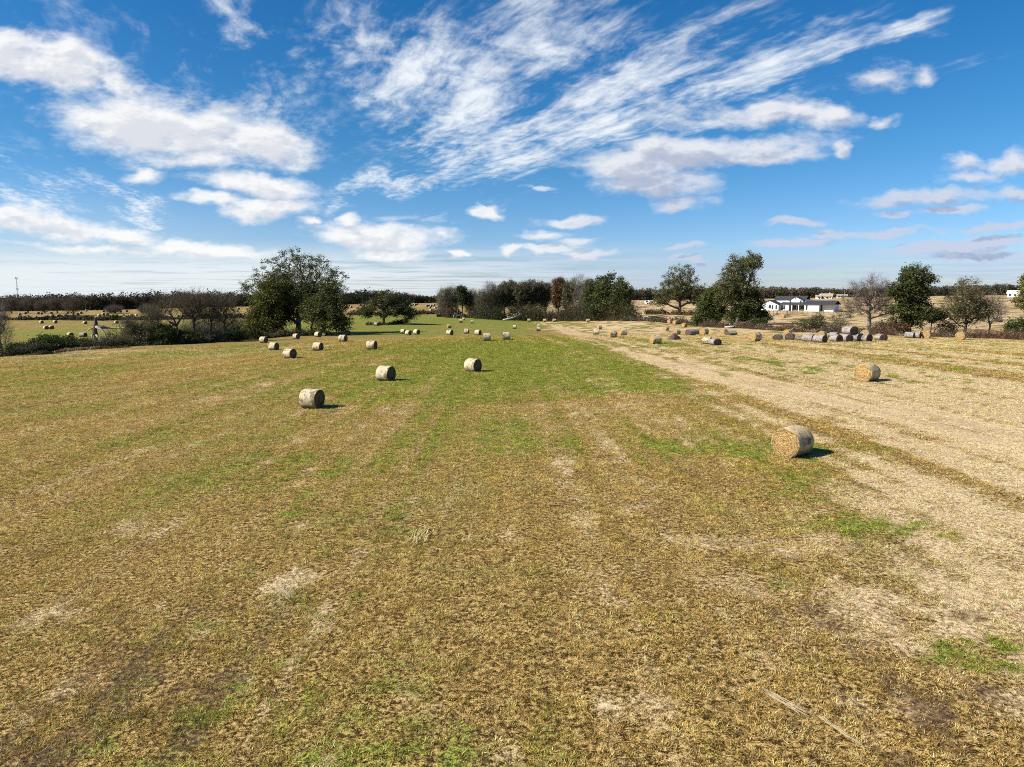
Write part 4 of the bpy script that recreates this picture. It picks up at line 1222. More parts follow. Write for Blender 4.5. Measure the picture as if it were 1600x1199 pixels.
tree('oak_tree', 'dark dense tall oak at the hedge above the touching grey bales', 1421, 523, [(2, 92, 22, 17), (18, 82, 16, 16), (-14, 76, 22, 18), (0, 56, 28, 26), (8, 32, 24, 22), (-10, 36, 22, 20), (-26, 66, 10, 12)],
     n=560, leaves=22, leaf=.32, spread=.36, lcol=(.052, .060, .022), twigs=4, tw=.7, trunk=.34, stem=.3, seed=56, d=136, low=.08)
tree('young_oak', 'small dark flat topped sapling right of the dense tall oak', 1453, 524, [(0, 34, 17, 9), (8, 28, 14, 8)], n=110, leaves=26, leaf=.30, spread=.35, lcol=DARKG, trunk=.11, stem=.55, seed=57, d=134)
tree('broadleaf_tree', 'thin olive tinted tree with a wide airy crown near the last bale', 1507, 527, [(0, 64, 28, 24), (-16, 40, 24, 20), (24, 44, 24, 20), (6, 28, 26, 14)],
     n=420, leaves=8, leaf=.30, spread=.4, lcol=(.095, .090, .036), twigs=14, tw=.8, wtw=.013, twc=(.12, .105, .075), trunk=.24, stem=.3, seed=58, d=134)
tree('bare_tree', 'bare pale trunked tree right of the airy olive tree', 1545, 528, [(0, 48, 22, 20), (10, 34, 18, 14), (-12, 32, 16, 12)], n=260, leaves=0, twigs=13, tw=.7, wtw=.013, twc=(.15, .12, .09), trunk=.15, stem=.4, bark=M_bark_grey, seed=59, d=136)
tree('broadleaf_tree', 'green leafy tree cut by the edge of the view behind the shrubby hedge', 1606, 520, [(0, 70, 20, 22), (-4, 46, 18, 18)], n=220, leaves=24, leaf=.36, spread=.4, lcol=OLIVE, trunk=.25, stem=.4, seed=60, d=170)

# --- left hedge
tree('bare_tree', 'dense grey twiggy bare tree cut by the edge of the view', 4, 556, [(0, 60, 14, 28), (6, 36, 16, 20), (-8, 40, 16, 26)], n=300, leaves=0, twigs=14, tw=.7, wtw=.012, twc=(.12, .105, .09), trunk=.2, stem=.4, bark=M_bark_grey, seed=61)
tree('bare_tree', 'bare wide forked tree behind the dark green hedge bushes', 277, 537, [(-8, 60, 30, 18), (-26, 48, 18, 16), (20, 56, 24, 18)], n=300, leaves=0, twigs=12, tw=1.1, wtw=.018, twc=TWIG, trunk=.26, stem=.35, seed=62)
tree('bare_tree', 'bare upright tree with a dark stem between the forked and the twisted ones', 304, 536, [(0, 62, 22, 20), (4, 44, 20, 14)], n=260, leaves=0, twigs=12, tw=1.1, wtw=.018, twc=TWIG, trunk=.25, stem=.42, seed=63)
tree('bare_tree', 'bare tree with fine grey twigs just right of the solitary hedge bale', 330, 535, [(0, 58, 22, 20), (6, 40, 18, 14)], n=220, leaves=0, twigs=13, tw=1.0, wtw=.017, twc=TWIG, trunk=.2, stem=.42, seed=64)
tree('bare_tree', 'twisted bare tree with drooping twigs nearest the big oak clump', 352, 534, [(0, 58, 24, 20), (-10, 42, 20, 14), (12, 40, 18, 14)], n=260, leaves=0, twigs=12, tw=1.0, wtw=.017, twc=TWIG, trunk=.26, stem=.42, seed=65)
tree('bare_tree', 'bare round crowned tree alone in the far valley field among tiny bales', 115, 493.5, [(0, 18, 17, 13), (-4, 12, 14, 8)], n=240, leaves=0, twigs=16, tw=1.8, wtw=.04, twc=TWIG, trunk=.45, stem=.3, seed=66)

for k, (px, b_, t_, hw_, lab) in enumerate([
    (18, 490, 465, 13, 'distant bare tree at the left end of the valley wood, broad and grey'), (44, 490, 466, 13, 'distant bare tree before the valley wood, between the mast and a broader one'),
    (70, 489.5, 468, 12, 'distant low bare tree before the valley wood above the close bale pair'), (90, 490, 466, 11, 'distant bare tree just left of the lone round crowned valley tree'),
    (180, 486, 476, 12, 'small pale bush-like tree before the dark valley wood'), (228, 486, 475, 9, 'small faint bare tree before the dark valley wood near the oak clump')]):
    tree('bare_tree', lab, px, b_, [(0, (b_ - t_) * .62, hw_, (b_ - t_) * .38), (-3, (b_ - t_) * .45, hw_ * .8, (b_ - t_) * .3)], n=200, leaves=0, twigs=16, tw=1.8, wtw=.045, twc=(.125, .105, .085), trunk=.4, stem=.3, seed=140 + k, d=450, group='bare trees before the valley wood')
def bush(name, label, px, py, hw, h, col, seed, n=60, leaves=60, twigs=6, leaf=.30, twc=TWIG, d=None, stems=.05):
    return tree(name, label, px, py, [(0, h * .5, hw, h * .5), (hw * .35, h * .35, hw * .7, h * .4), (-hw * .4, h * .35, hw * .65, h * .38)], cat='bush', d=d, n=n, leaves=leaves, leaf=leaf, lcol=col, twigs=twigs, tw=.6, wtw=.012,
                twc=twc, trunk=stems, stem=.15, seed=seed, bf=.2, spread=.38, low=.0, fill=2.5)
bush('bush', 'dark green low bush at the corner by the grey twiggy tree', 38, 552, 22, 16, DARKG, 71)
bush('bush', 'wide olive bush in front of the green valley field, below the close bale pair', 74, 549, 28, 24, (.050, .062, .022), 72, n=90)
bush('bush', 'low olive bush in front of the valley bale seen over the hedge', 103, 546, 18, 19, OLIVE, 73)
bush('bush', 'small dark bush left of the broken tree', 128, 544, 14, 13, DARKG, 74)
tree('bare_tree', 'small bare tree with upright twigs in the scrub right of the broken tree', 206, 540, [(0, 30, 15, 16), (4, 18, 14, 12)], n=200, leaves=2, leaf=.25, spread=.4, lcol=GREYG, twigs=16, tw=.8, wtw=.014, twc=TWIG, trunk=.13, stem=.3, seed=67)
tree('bare_tree', 'small bare tree leaning over the big rounded green bush', 236, 539, [(0, 42, 18, 20), (-5, 24, 15, 14)], n=220, leaves=2, leaf=.25, spread=.4, lcol=GREYG, twigs=16, tw=.9, wtw=.014, twc=TWIG, trunk=.15, stem=.35, seed=68)
bush('bush', 'leafless grey brushwood bush right of the broken tree', 192, 540, 26, 26, GREYG, 75, leaves=3, twigs=34)
bush('bush', 'tangled grey bush with a few leaves left of the rounded green bush', 220, 540, 18, 30, GREYG, 76, leaves=8, twigs=28)
bush('bush', 'big rounded green bush under the forked bare tree', 248, 539, 24, 33, (.044, .058, .018), 77, n=110)
bush('bush', 'dark green bush touching the big rounded one', 276, 538, 20, 24, DARKG, 78, n=80)
bush('bush', 'shaded low bush left of the solitary hedge bale', 299, 537, 16, 17, DARKG, 79)
bush('bush', 'shaded thin bush right of the solitary hedge bale', 334, 535, 20, 19, GREYG, 80, leaves=18, twigs=20)
bush('bush', 'dark mixed bush at the foot of the twisted bare tree', 366, 533, 18, 22, DARKG, 81, leaves=40)
bush('bush', 'low shaded bush under the olive green tree of the clump', 392, 531, 18, 17, (.05, .055, .02), 82)
bush('bush', 'leafy green shrub cut by the edge of the view at the end of the hedge', 1592, 530, 22, 34, (.060, .080, .024), 83, n=120, leaves=40, d=128)
bush('bush', 'brownish shrub standing behind the golden bale and dark ended bales', 1262, 519, 22, 20, (.075, .075, .03), 84, n=80, leaves=14, twigs=22, d=158)
bush('bush', 'grey green upright shrub left of the stacked bales', 1276, 519, 15, 28, GREYG, 85, n=80, leaves=12, twigs=24, d=156)
bush('bush', 'thin bare shrub standing tall behind the grey stack', 1308, 520, 15, 34, GREYG, 86, n=70, leaves=3, twigs=26, d=152)
bush('bush', 'grey brown shrub at the foot of the gnarled bare oak', 1382, 522, 22, 24, (.075, .06, .035), 87, n=80, leaves=8, twigs=26, d=138)
bush('bush', 'russet shrub left of the dense tall oak', 1402, 523, 16, 20, RUSSET, 88, n=60, leaves=14, twigs=24, d=136)
bush('bush', 'shrub with bare shoots under the thin olive tinted tree', 1480, 525, 18, 20, (.09, .07, .035), 89, n=60, leaves=8, twigs=26, d=134)
bush('bush', 'dark rounded shrub beside the fallen branches under the tallest right hand tree', 1184, 509, 15, 14, DARKG, 90, n=60, leaves=30, d=195)
bush('bush', 'olive shrub standing in the weedy hedge right of the dark belt trees', 990, 500, 15, 16, GREYG, 91, n=60, leaves=14, twigs=22, leaf=.4)
bush('bush', 'bare shrub in the weedy hedge above the far golden pair', 1062, 505, 9, 12, GREYG, 92, n=40, leaves=4, twigs=26)

# --- brush along the hedge feet and ditches: nobody could count it
def brush(name, label, line, h, half, cols, n, seed, leafy=.4, d=None, size=.16):
    rng = np.random.default_rng(seed)
    P = np.array([tuple(spot(q[0], q[1], q[2] if len(q) > 2 else None)) for q in line])
    seg = np.r_[0, np.cumsum(np.linalg.norm(np.diff(P[:, :2], axis=0), axis=1))]
    s = rng.random(n) * seg[-1]
    x = np.interp(s, seg, P[:, 0]); y = np.interp(s, seg, P[:, 1])
    x = x + rng.normal(0, .3, n); y = y + rng.normal(0, half, n)
    lump = fbm(s / 3.5, y * 0 + seed, seed, 4)
    z = ground_z(x, y)
    hh = h * (.25 + 1.5 * sstep(lump, .25, .8)) * rng.uniform(.5, 1.1, n)
    scale = np.maximum(1, np.hypot(x, y) / 150.0)
    lean = rng.normal(0, .45, (n, 2)) * hh[:, None]
    w = .018 * scale * rng.uniform(.6, 1.4, n); a = rng.uniform(0, PI, n)
    V1 = np.stack([np.c_[x - w * np.cos(a), y - w * np.sin(a), z - .05], np.c_[x + w * np.cos(a), y + w * np.sin(a), z - .05],
                   np.c_[x + lean[:, 0] + w * .3, y + lean[:, 1], z + hh], np.c_[x + lean[:, 0] - w * .3, y + lean[:, 1], z + hh]], 1).reshape(-1, 3)
    ci = (np.floor(fbm(s / 5.0, y * 0, seed + 5, 3) * 1.999 * len(cols)).astype(int)) % len(cols)
    C = np.array(cols)[ci]
    T1 = C * np.exp(rng.normal(0, .35, (n, 1)))
    k = rng.random(n) < leafy
    tt = rng.uniform(.2, 1, k.sum())
    c = np.c_[x[k] + lean[k, 0] * tt, y[k] + lean[k, 1] * tt, z[k] + hh[k] * tt]
    V2, T2 = [], []
    for q in range(3):
        c2 = c + rng.normal(0, .12, c.shape) * scale[k][:, None]
        aa = rng.normal(0, 1, c.shape); aa /= np.linalg.norm(aa, axis=1)[:, None]
        bb = np.cross(aa, rng.normal(0, 1, c.shape)); bb /= np.linalg.norm(bb, axis=1)[:, None]
        sz = (size * scale[k] * rng.uniform(.6, 1.4, len(c)))[:, None]
        V2.append(np.stack([c2 - aa * sz, c2 + bb * sz * .5, c2 + aa * sz, c2 - bb * sz * .5], 1).reshape(-1, 3))
        T2.append(C[k] * np.exp(rng.normal(0, .3, (len(c), 1))))
    V = np.concatenate([V1] + V2); T_ = np.clip(np.concatenate([T1] + T2), .004, .6)
    me = mesh_arrays(name, V, np.arange(len(V)).reshape(-1, 4), [M_leaf], fattr={'tone': T_})
    tag(link(name, me), label, 'undergrowth', kind='stuff')
BRN = (.115, .085, .055); RED = (.135, .075, .045); GRY = (.105, .095, .075); DRY = (.27, .20, .12)
brush('hedge_undergrowth', 'tangled dark undergrowth along the left field edge', [(-40, 560), (20, 556), (70, 550), (130, 546), (200, 541), (260, 539), (310, 537), (370, 532), (400, 530), (440, 526), (520, 524)], 1.5, .9, [GRY, DARKG, BRN, DARKG], 9000, 11, .5)
brush('hedge_undergrowth', 'thin grey scrub standing behind the left hedge bushes', [(130, 541, 152), (200, 538, 160), (260, 536, 190), (310, 534, 205), (360, 531, 212), (395, 529, 214)], 3.6, 3.5, [GRY, (.09, .085, .06), GRY, (.06, .065, .03)], 9000, 21, .28)
brush('weed_margin', 'reddish dead weeds along the left field edge', [(60, 555), (110, 549), (150, 546), (200, 543)], .45, .5, [RED, BRN, DRY], 2500, 12, .2)
brush('thicket', 'brown leafless thicket filling the middle tree belt', [(742, 497), (775, 499), (810, 500), (850, 501), (890, 501), (930, 501), (985, 501)], 5.2, 3.0, [(.085, .07, .045), GREYG, (.06, .066, .028), (.085, .08, .06), (.075, .078, .03), (.085, .068, .038)], 17000, 13, .35)
brush('thicket', 'low leafless brush under the bare trees of the middle belt', [(684, 494), (700, 496), (725, 496), (750, 497)], 3.0, 2.0, [GRY, BRN, DARKG], 4500, 14, .35)
brush('weedy_hedge', 'weedy brown hedge strip between the belt and the tallest right hand tree', [(975, 502), (1010, 502), (1045, 505), (1085, 509), (1120, 512), (1160, 513)], 1.5, 1.3, [BRN, RED, GRY, (.09, .085, .04)], 7000, 15, .35)
brush('weedy_hedge', 'reddish brown weed hedge along the right field edge', [(1160, 513), (1200, 516), (1250, 519), (1290, 520), (1340, 522), (1390, 524), (1440, 526), (1500, 527), (1560, 529), (1640, 533)], 1.25, 1.5, [RED, BRN, DRY, BRN, GRY], 12000, 16, .3)
brush('ditch_brush', 'dark brush line along the ditch in the valley', [(-60, 501), (20, 500.5), (90, 500), (160, 501), (230, 500), (300, 499), (380, 497)], 1.6, 2.0, [DARKG, GRY, (.05, .045, .035)], 5500, 17, .5, size=.25)
brush('ditch_brush', 'low dark weeds along the far field behind the lone tree', [(545, 493), (580, 492), (640, 491.5), (680, 491), (720, 490)], 1.3, 2.0, [RED, DARKG, BRN], 2600, 18, .5, size=.25)
brush('tree_foot_weeds', 'brown weeds round the foot of the lone spreading tree', [(574, 508), (590, 508), (604, 508), (618, 507), (636, 503)], .9, 1.2, [RED, BRN, DARKG], 2600, 19, .4)
brush('tree_foot_weeds', 'dark weeds around the distant grey green oak', [(1010, 491.5), (1035, 491.5), (1060, 492.5), (1090, 493)], 1.5, 1.2, [RED, BRN, DARKG], 2600, 20, .4)

# --- far woods, each a single mass
def wood(name, label, cols, rows, seed, mixc, dens=1.0):
    """cols: photo column, base row, top row, distance"""
    rng = np.random.default_rng(seed)
    C = np.array(cols, float)
    Vs, Ts = [], []
    for r in range(rows):
        x = C[0, 0]
        while x < C[-1, 0]:
            by = np.interp(x, C[:, 0], C[:, 1]); ty = np.interp(x, C[:, 0], C[:, 2]); d = np.interp(x, C[:, 0], C[:, 3]) * (1 + .035 * r)
            p = spot(x, by, d)
            a, e = pix_dir(x, ty)
            H = max(5.0, CAM_Z + e * d - p.z) * rng.uniform(.66, 1.14) * (1.0 if r else .92)
            wdt = H * rng.uniform(.26, .42)
            kind = rng.random()
            col = np.array(mixc[int(rng.choice(len(mixc), p=[.34, .26, .18, .22]))]) * math.exp(rng.normal(0, .15))
            n = int(300 * dens)
            v = rng.normal(0, 1, (n, 3)); v /= np.linalg.norm(v, axis=1)[:, None]
            rr = rng.random(n)[:, None] ** .4
            low = .50 if kind < .6 else .58
            lump = 1 + .22 * np.sin(v[:, :1] * 4 + kind * 9) * np.cos(v[:, 2:] * 5 + kind * 5)
            c = v * rr * lump * np.array([wdt, wdt, H * (1 - low) * 1.0]) + np.array([p.x, p.y, p.z + H * low])
            s = rng.uniform(.28, .66, n)[:, None] * (H / 15) ** .5
            aa = rng.normal(0, 1, (n, 3)); aa /= np.linalg.norm(aa, axis=1)[:, None]
            bb = np.cross(aa, rng.normal(0, 1, (n, 3))); bb /= np.linalg.norm(bb, axis=1)[:, None]
            Vs.append(np.stack([c - aa * s * 1.3, c + bb * s * .8, c + aa * s * 1.3, c - bb * s * .8], 1).reshape(-1, 3))
            Ts.append(col * np.exp(rng.normal(0, .3, (n, 1))))
            # stems
            m = 5
            sx = p.x + rng.normal(0, wdt * .4, m); sy = p.y + rng.normal(0, wdt * .4, m); w = .16
            hh = H * rng.uniform(.5, .85, m)
            Vs.append(np.stack([np.c_[sx - w, sy, np.full(m, p.z - .3)], np.c_[sx + w, sy, np.full(m, p.z - .3)], np.c_[sx + w * .4, sy, p.z + hh], np.c_[sx - w * .4, sy, p.z + hh]], 1).reshape(-1, 3))
            Ts.append(np.tile(np.array((.10, .085, .07)), (m, 1)))
            # undergrowth
            m = 26
            c = np.c_[p.x + rng.normal(0, wdt, m), p.y + rng.normal(0, 2, m), p.z + rng.uniform(0, H * .30, m)]
            s = rng.uniform(.5, 1.1, m)[:, None]
            aa = rng.normal(0, 1, (m, 3)); aa /= np.linalg.norm(aa, axis=1)[:, None]
            bb = np.cross(aa, rng.normal(0, 1, (m, 3))); bb /= np.linalg.norm(bb, axis=1)[:, None]
            Vs.append(np.stack([c - aa * s, c + bb * s * .8, c + aa * s, c - bb * s * .8], 1).reshape(-1, 3))
            Ts.append(np.array((.045, .042, .03)) * np.exp(rng.normal(0, .3, (m, 1))))
            x += wdt * 1.0 * F / d * rng.uniform(.7, 1.2)
    V = np.concatenate(Vs); T_ = np.clip(np.concatenate(Ts), .004, .5)
    me = mesh_arrays(name, V, np.arange(len(V)).reshape(-1, 4), [M_leaf], fattr={'tone': T_})
    tag(link(name, me), label, 'wood', kind='stuff')
WOOD_A = [(.050, .043, .036), (.028, .034, .018), (.062, .048, .034), (.036, .034, .026)]
WOOD_B = [(.105, .088, .060), (.048, .058, .027), (.12, .080, .045), (.075, .070, .043)]
wood('far_wood', 'dark wood closing the valley behind the far bale field', [(-260, 489, 463, 560), (0, 488, 463, 560), (60, 488, 461, 570), (150, 487, 459, 580), (215, 486, 458, 600), (260, 485, 455, 600), (330, 484, 455, 600), (390, 482, 458, 610)], 4, 31, WOOD_A)
wood('far_wood', 'wooded skyline behind the big clump and the lone tree', [(380, 481, 459, 620), (470, 479, 460, 640), (520, 478, 461, 640), (548, 477.5, 456, 640), (575, 477.5, 452, 640), (600, 477, 455, 640), (640, 477, 458, 640), (665, 476.5, 463, 650), (720, 476, 462, 650), (800, 476, 462, 650), (900, 474, 461, 650), (990, 473, 456, 600)], 4, 32, WOOD_A)
wood('far_wood', 'low brown green wood along the right skyline behind the houses', [(985, 473, 452, 560), (1060, 472, 451, 570), (1200, 470, 448.5, 600), (1260, 469, 449.5, 600), (1330, 468, 451, 600), (1400, 468, 448, 590), (1480, 468, 447, 580), (1540, 467, 446, 560), (1600, 465, 444, 550), (1800, 464, 443, 550)], 4, 33, WOOD_B)

# ------------------------------------------------------------------ dead wood
def dead_tree():
    p = spot(151, 541)
    m = p.y / F
    o = thing('broken_tree', 'broken dead tree with a dark snapped trunk and pale fallen limbs at the left hedge', 'dead tree', p)
    q = lambda pts: [(x * m, y, z * m) for x, y, z in pts]
    MB().tube(q([(0, 0, -3), (1, .1, 10), (-1, 0, 24), (1, .1, 36), (.5, 0, 44)]), [.62, .48, .44, .40, .16], 9).build('trunk', M_bark, o, True)
    mb = MB()
    mb.tube(q([(2, 0, 30), (6, -.5, 29), (12, -.6, 26), (18, -.9, 21), (21, -1.1, 14), (22, -1.2, 6)]), [.34, .30, .24, .18, .12, .05], 7)
    mb.tube(q([(4, 0, 30), (12, .4, 30.5), (20, .6, 29), (26, .5, 24)]), [.26, .20, .13, .05], 6)
    mb.tube(q([(2, -.3, 17), (7, -1, 14), (13, -1.5, 10), (18, -1.8, 4)]), [.24, .2, .14, .05], 6)
    mb.tube(q([(-1, 0, 28), (-6, -.4, 27), (-10, -.6, 24)]), [.24, .18, .08], 6)
    mb.tube(q([(-2, -.2, 22), (-4, -.5, 16), (-2, -.6, 9)]), [.16, .13, .05], 6)
    mb.tube(q([(4, .3, 28), (20, 1.2, 27.5), (38, 1.6, 28), (54, 1.5, 30)]), [.2, .15, .12, .04], 6)
    mb.build('limb', M_dead, o, True)
dead_tree()
def fallen(name, label, pts, radii, mt):
    P = [spot(a, b, d) + Vector((0, 0, h)) for a, b, d, h in pts]
    c = P[0].copy()
    mb = MB().tube([v - c for v in P], radii, 8)
    dv = (P[-1] - P[0])
    rng = random.Random(len(label))
    for k in range(7):
        f = .25 + .1 * k
        a = P[0] + dv * f - c
        mb.tube([a, a + Vector((rng.uniform(-.6, .9), rng.uniform(-.8, .8), rng.uniform(.3, 1.0))), a + Vector((rng.uniform(-1.4, 1.8), rng.uniform(-1.4, 1.4), rng.uniform(.6, 1.8)))], [radii[0] * .4, radii[0] * .25, .03], 5)
    tag(mb.build(name, mt, None, True, c), label, 'fallen tree')
fallen('fallen_tree', 'pale fallen trunk leaning out of the brown thicket of the tree belt', [(786, 501, 316, .4), (800, 501, 317, 1.4), (818, 501, 320, 3.6)], [.42, .34, .16], M_dead)
fallen('fallen_branch', 'bleached fallen branches on the ground under the tallest right hand tree', [(1132, 511, 190, .3), (1150, 511, 189, .5), (1174, 511, 188, .25)], [.26, .2, .08], M_dead)
fallen('brush_pile', 'grey heap of cut branches at the left field edge beside the broken tree', [(188, 543, 143, .3), (208, 542, 144, .4), (232, 541, 146, .15)], [.3, .24, .1], M_bark_grey)

# ------------------------------------------------------------------ white farmhouse
M_white = flat_mat('white_siding', (.80, .79, .76), .05, 1.2, .7, .3)
M_roof = flat_mat('dark_shingle', (.040, .042, .048), .3, 3.0, .8, .2)
M_glass = flat_mat('window_glass', (.03, .035, .045), .3, 1.0, .15, .6)
M_beige = flat_mat('beige_siding', (.52, .46, .37), .12, 1.2, .8, .3)
M_rooftan = flat_mat('tan_shingle', (.30, .26, .21), .2, 3.0, .85, .2)
M_garage = flat_mat('garage_panel', (.74, .73, .70), .06, 2.0, .7, .3)

def roof_gable(mb, x0, x1, y0, y1, ze, zr, axis, over=.45, t=.16):
    """two pitched slabs; the ridge runs along the axis"""
    if axis == 'x':
        ym = (y0 + y1) / 2; dz = (zr - ze) * over / (ym - y0)
        mb.prism([(y0 - over, ze - dz), (ym, zr), (y1 + over, ze - dz), (y1 + over, ze - dz + t), (ym, zr + t), (y0 - over, ze - dz + t)], 'x', x0 - over, x1 + over)
    else:
        xm = (x0 + x1) / 2; dz = (zr - ze) * over / (xm - x0)
        mb.prism([(x0 - over, ze - dz), (xm, zr), (x1 + over, ze - dz), (x1 + over, ze - dz + t), (xm, zr + t), (x0 - over, ze - dz + t)], 'y', y0 - over, y1 + over)

def window(o, x, y, z, w, h, face=-1):
    f = MB()
    f.box(x - w / 2 - .08, x + w / 2 + .08, y - .05, y + .03, z - .08, z).box(x - w / 2 - .08, x + w / 2 + .08, y - .05, y + .03, z + h, z + h + .08)
    f.box(x - w / 2 - .08, x - w / 2, y - .05, y + .03, z, z + h).box(x + w / 2, x + w / 2 + .08, y - .05, y + .03, z, z + h)
    wo = f.build('window', M_roof, o)
    MB().box(x - w / 2, x + w / 2, y - .03, y + .02, z, z + h).build('pane', M_glass, wo)

def farmhouse():
    p = spot(1187, 484.3, 296)
    o = thing('farmhouse', 'long white farmhouse with dark roofs and a deep porch in the field beyond the hedge', 'house', (p.x, p.y, p.z - .1), math.radians(-38))
    w = MB()
    w.prism([(0, -.6), (7.8, -.6), (7.8, 2.5), (3.9, 4.25), (0, 2.5)], 'y', 0, 9)                 # left wing
    w.box(7.8, 11.4, 1.5, 10.997, -.6, 2.55)
    w.box(11.4, 18.4, 4.2, 10.997, -.6, 2.55)                                                     # porch back wall
    w.box(18.4, 23.8, 1.0, 10.997, -.6, 2.6)                                                      # right wing
    w.box(24.6, 29.0, 3.0, 10.5, -.6, 2.55)
    w.box(23.8, 24.6, 5.0, 10.5, -.6, 2.5)
    w.box(4.2, 16.6, 7.0, 13.0, 2.56, 4.7)                                                        # upper storey
    w.prism([(10.7, 2.7), (16.2, 2.7), (16.2, 4.3), (13.45, 5.75), (10.7, 4.3)], 'y', 4.6, 6.997)
    w.build('wall', M_white, o)
    r = MB()
    roof_gable(r, 0, 7.8, 0, 9, 2.5, 4.25, 'y')
    roof_gable(r, 4.2, 16.6, 7.0, 13.0, 4.7, 6.0, 'x')
    roof_gable(r, 10.7, 16.2, 4.6, 9.4, 4.3, 5.75, 'y', .3)
    roof_gable(r, 18.4, 29.4, 1.0, 11.0, 2.62, 4.1, 'x', .4)
    r.prism([(1.0, 2.58), (4.6, 3.35), (4.6, 3.5), (1.0, 2.73)], 'x', 7.95, 18.4)                  # porch roof
    r.build('roof', M_roof, o)
    for x in (11.6, 12.9, 15.6, 18.1):
        MB().box(x - .12, x + .12, 1.25, 1.49, -.6, 2.57).build('porch_post', M_white, o)
    for x, z, ww, h in ((4.2, .9, .9, 1.3), (5.3, .6, .5, 1.6), (6.9, .6, .5, 1.6)):
        window(o, x, 0, z, ww, h)
    window(o, 8.9, 1.5, .1, .7, 2.0); window(o, 9.8, 1.5, .5, .6, 1.5); window(o, 18.95, 1.0, .3, .5, 1.9)
    window(o, 13.2, 4.2, .6, 1.2, 1.5); window(o, 16.4, 4.2, .6, 1.6, 1.5)
    window(o, 11.3, 4.6, 3.2, .5, 1.0); window(o, 15.5, 4.6, 3.2, .5, 1.0); window(o, 13.45, 4.6, 4.7, .35, .45)
    d = MB().box(14.3, 15.3, 4.15, 4.197, -.1, 2.1).build('door', M_glass, o)
    MB().box(15.08, 15.18, 4.10, 4.148, .9, 1.05).build('handle', M_white, d)
    MB().box(25.6, 28.4, 2.94, 2.997, -.1, 2.1).build('garage_door', M_garage, o)
    # open carport at the end
    q = spot(1282, 483.8, 302)
    c = thing('carport', 'low white carport at the right end of the white farmhouse', 'shed', (q.x, q.y, q.z - .1), math.radians(-34))
    MB().box(0, 6.4, 0, 6, 2.15, 2.45).build('roof', M_white, c)
    MB().box(0, 6.4, 5.7, 5.9, -.4, 2.147).box(6.2, 6.38, .2, 5.697, -.4, 2.147).build('wall', M_white, c)
    for x in (.1, 3.1): MB().box(x, x + .16, .15, .31, -.4, 2.147).build('post', M_white, c)
farmhouse()

def small_house(label, px, py, d, w, dep, h, rise, rz, wallm, roofm, wins=3):
    p = spot(px, py, d)
    o = thing('house', label, 'house', (p.x, p.y, p.z - .2), math.radians(rz))
    MB().prism([(0, -.6), (dep, -.6), (dep, h), (dep / 2, h + rise), (0, h)], 'x', -w / 2, w / 2).build('wall', wallm, o)
    r = MB(); roof_gable(r, -w / 2, w / 2, 0, dep, h, h + rise, 'x'); 
    rf = r.build('roof', roofm, o)
    MB().box(w * .2, w * .2 + .6, dep * .45, dep * .45 + .6, h + rise * .8, h + rise + .9).build('chimney', wallm, rf)
    for k in range(wins):
        window(o, -w / 2 + w * (k + .5) / wins, 0, .9, 1.0, 1.3)
    MB().box(w * .06, w * .06 + 1.0, -.06, -.003, -.2, 2.0).build('door', M_glass, o)
    return o
small_house('distant beige house with a tall tan roof above the right part of the white farmhouse', 1291, 468.5, 520, 8, 8, 2.0, 2.0, -30, M_beige, M_rooftan)
small_house('distant low beige house right of the taller tan roofed one', 1316, 468.5, 530, 7, 7, 1.9, 1.2, -20, M_beige, M_rooftan)
small_house('distant small pale house left of the tan roofed one', 1279, 468, 520, 3.6, 5, 2.0, 1.0, -20, M_white, M_rooftan, 1)
small_house('long bright white house on the rise at the edge of the view', 1590, 466.5, 430, 11, 8, 2.6, 1.6, -40, M_white, M_white, 4)
small_house('small white outbuilding far behind the weedy hedge, left of the grey green oak', 1010.5, 471.5, 470, 2.6, 4, 1.3, .5, -25, M_white, M_white, 1)

# ------------------------------------------------------------------ fence, feeders
M_post = flat_mat('fence_post', (.20, .17, .14), .3, 8, .9, .1)
M_rust = flat_mat('rusty_steel', (.20, .085, .045), .4, 6, .8, .3, .2)
M_wire = flat_mat('fence_wire', (.30, .30, .30), .1, 4, .5, .4, .6)
def fence():
    P = [spot(px, 489.5, 272) for px in range(1206, 1336, 8)]
    o = thing('wire_fence', 'thin wire fence on short posts in front of the white farmhouse', 'fence', P[0])
    for q in P:
        r = q - P[0]
        MB().box(r.x - .06, r.x + .06, r.y - .06, r.y + .06, r.z - .3, r.z + 1.15).build('post', M_post, o)
    for h in (.35, .7, 1.05):
        MB().tube([q - P[0] + Vector((0, -.07, h)) for q in P], [.012] * len(P), 4).build('wire', M_wire, o)
fence()
def feeder(label, px, py, w, h):
    p = spot(px, py)
    o = thing('hay_feeder', label, 'feeder', p, .3)
    for x in (-w / 2, w / 2):
        for y in (-.8, .8):
            MB().box(x - .06, x + .06, y - .06, y + .06, -.2, h).build('post', M_post, o)
    b = MB()
    for y in (-.8, .8): b.box(-w / 2 + .06, w / 2 - .06, y - .04, y + .04, h - .12, h)
    b.build('rail', M_post, o)
    MB().box(-w / 2 + .1, w / 2 - .1, -.7, .7, .05, .35).build('tray', M_rust, o)
feeder('post framed feeder with a rusty tray left of the orange bale below the farmhouse', 1213.5, 491.5, 1.9, 1.5)
feeder('taller post frame behind the orange bale below the farmhouse', 1229.5, 493, 1.7, 1.9)

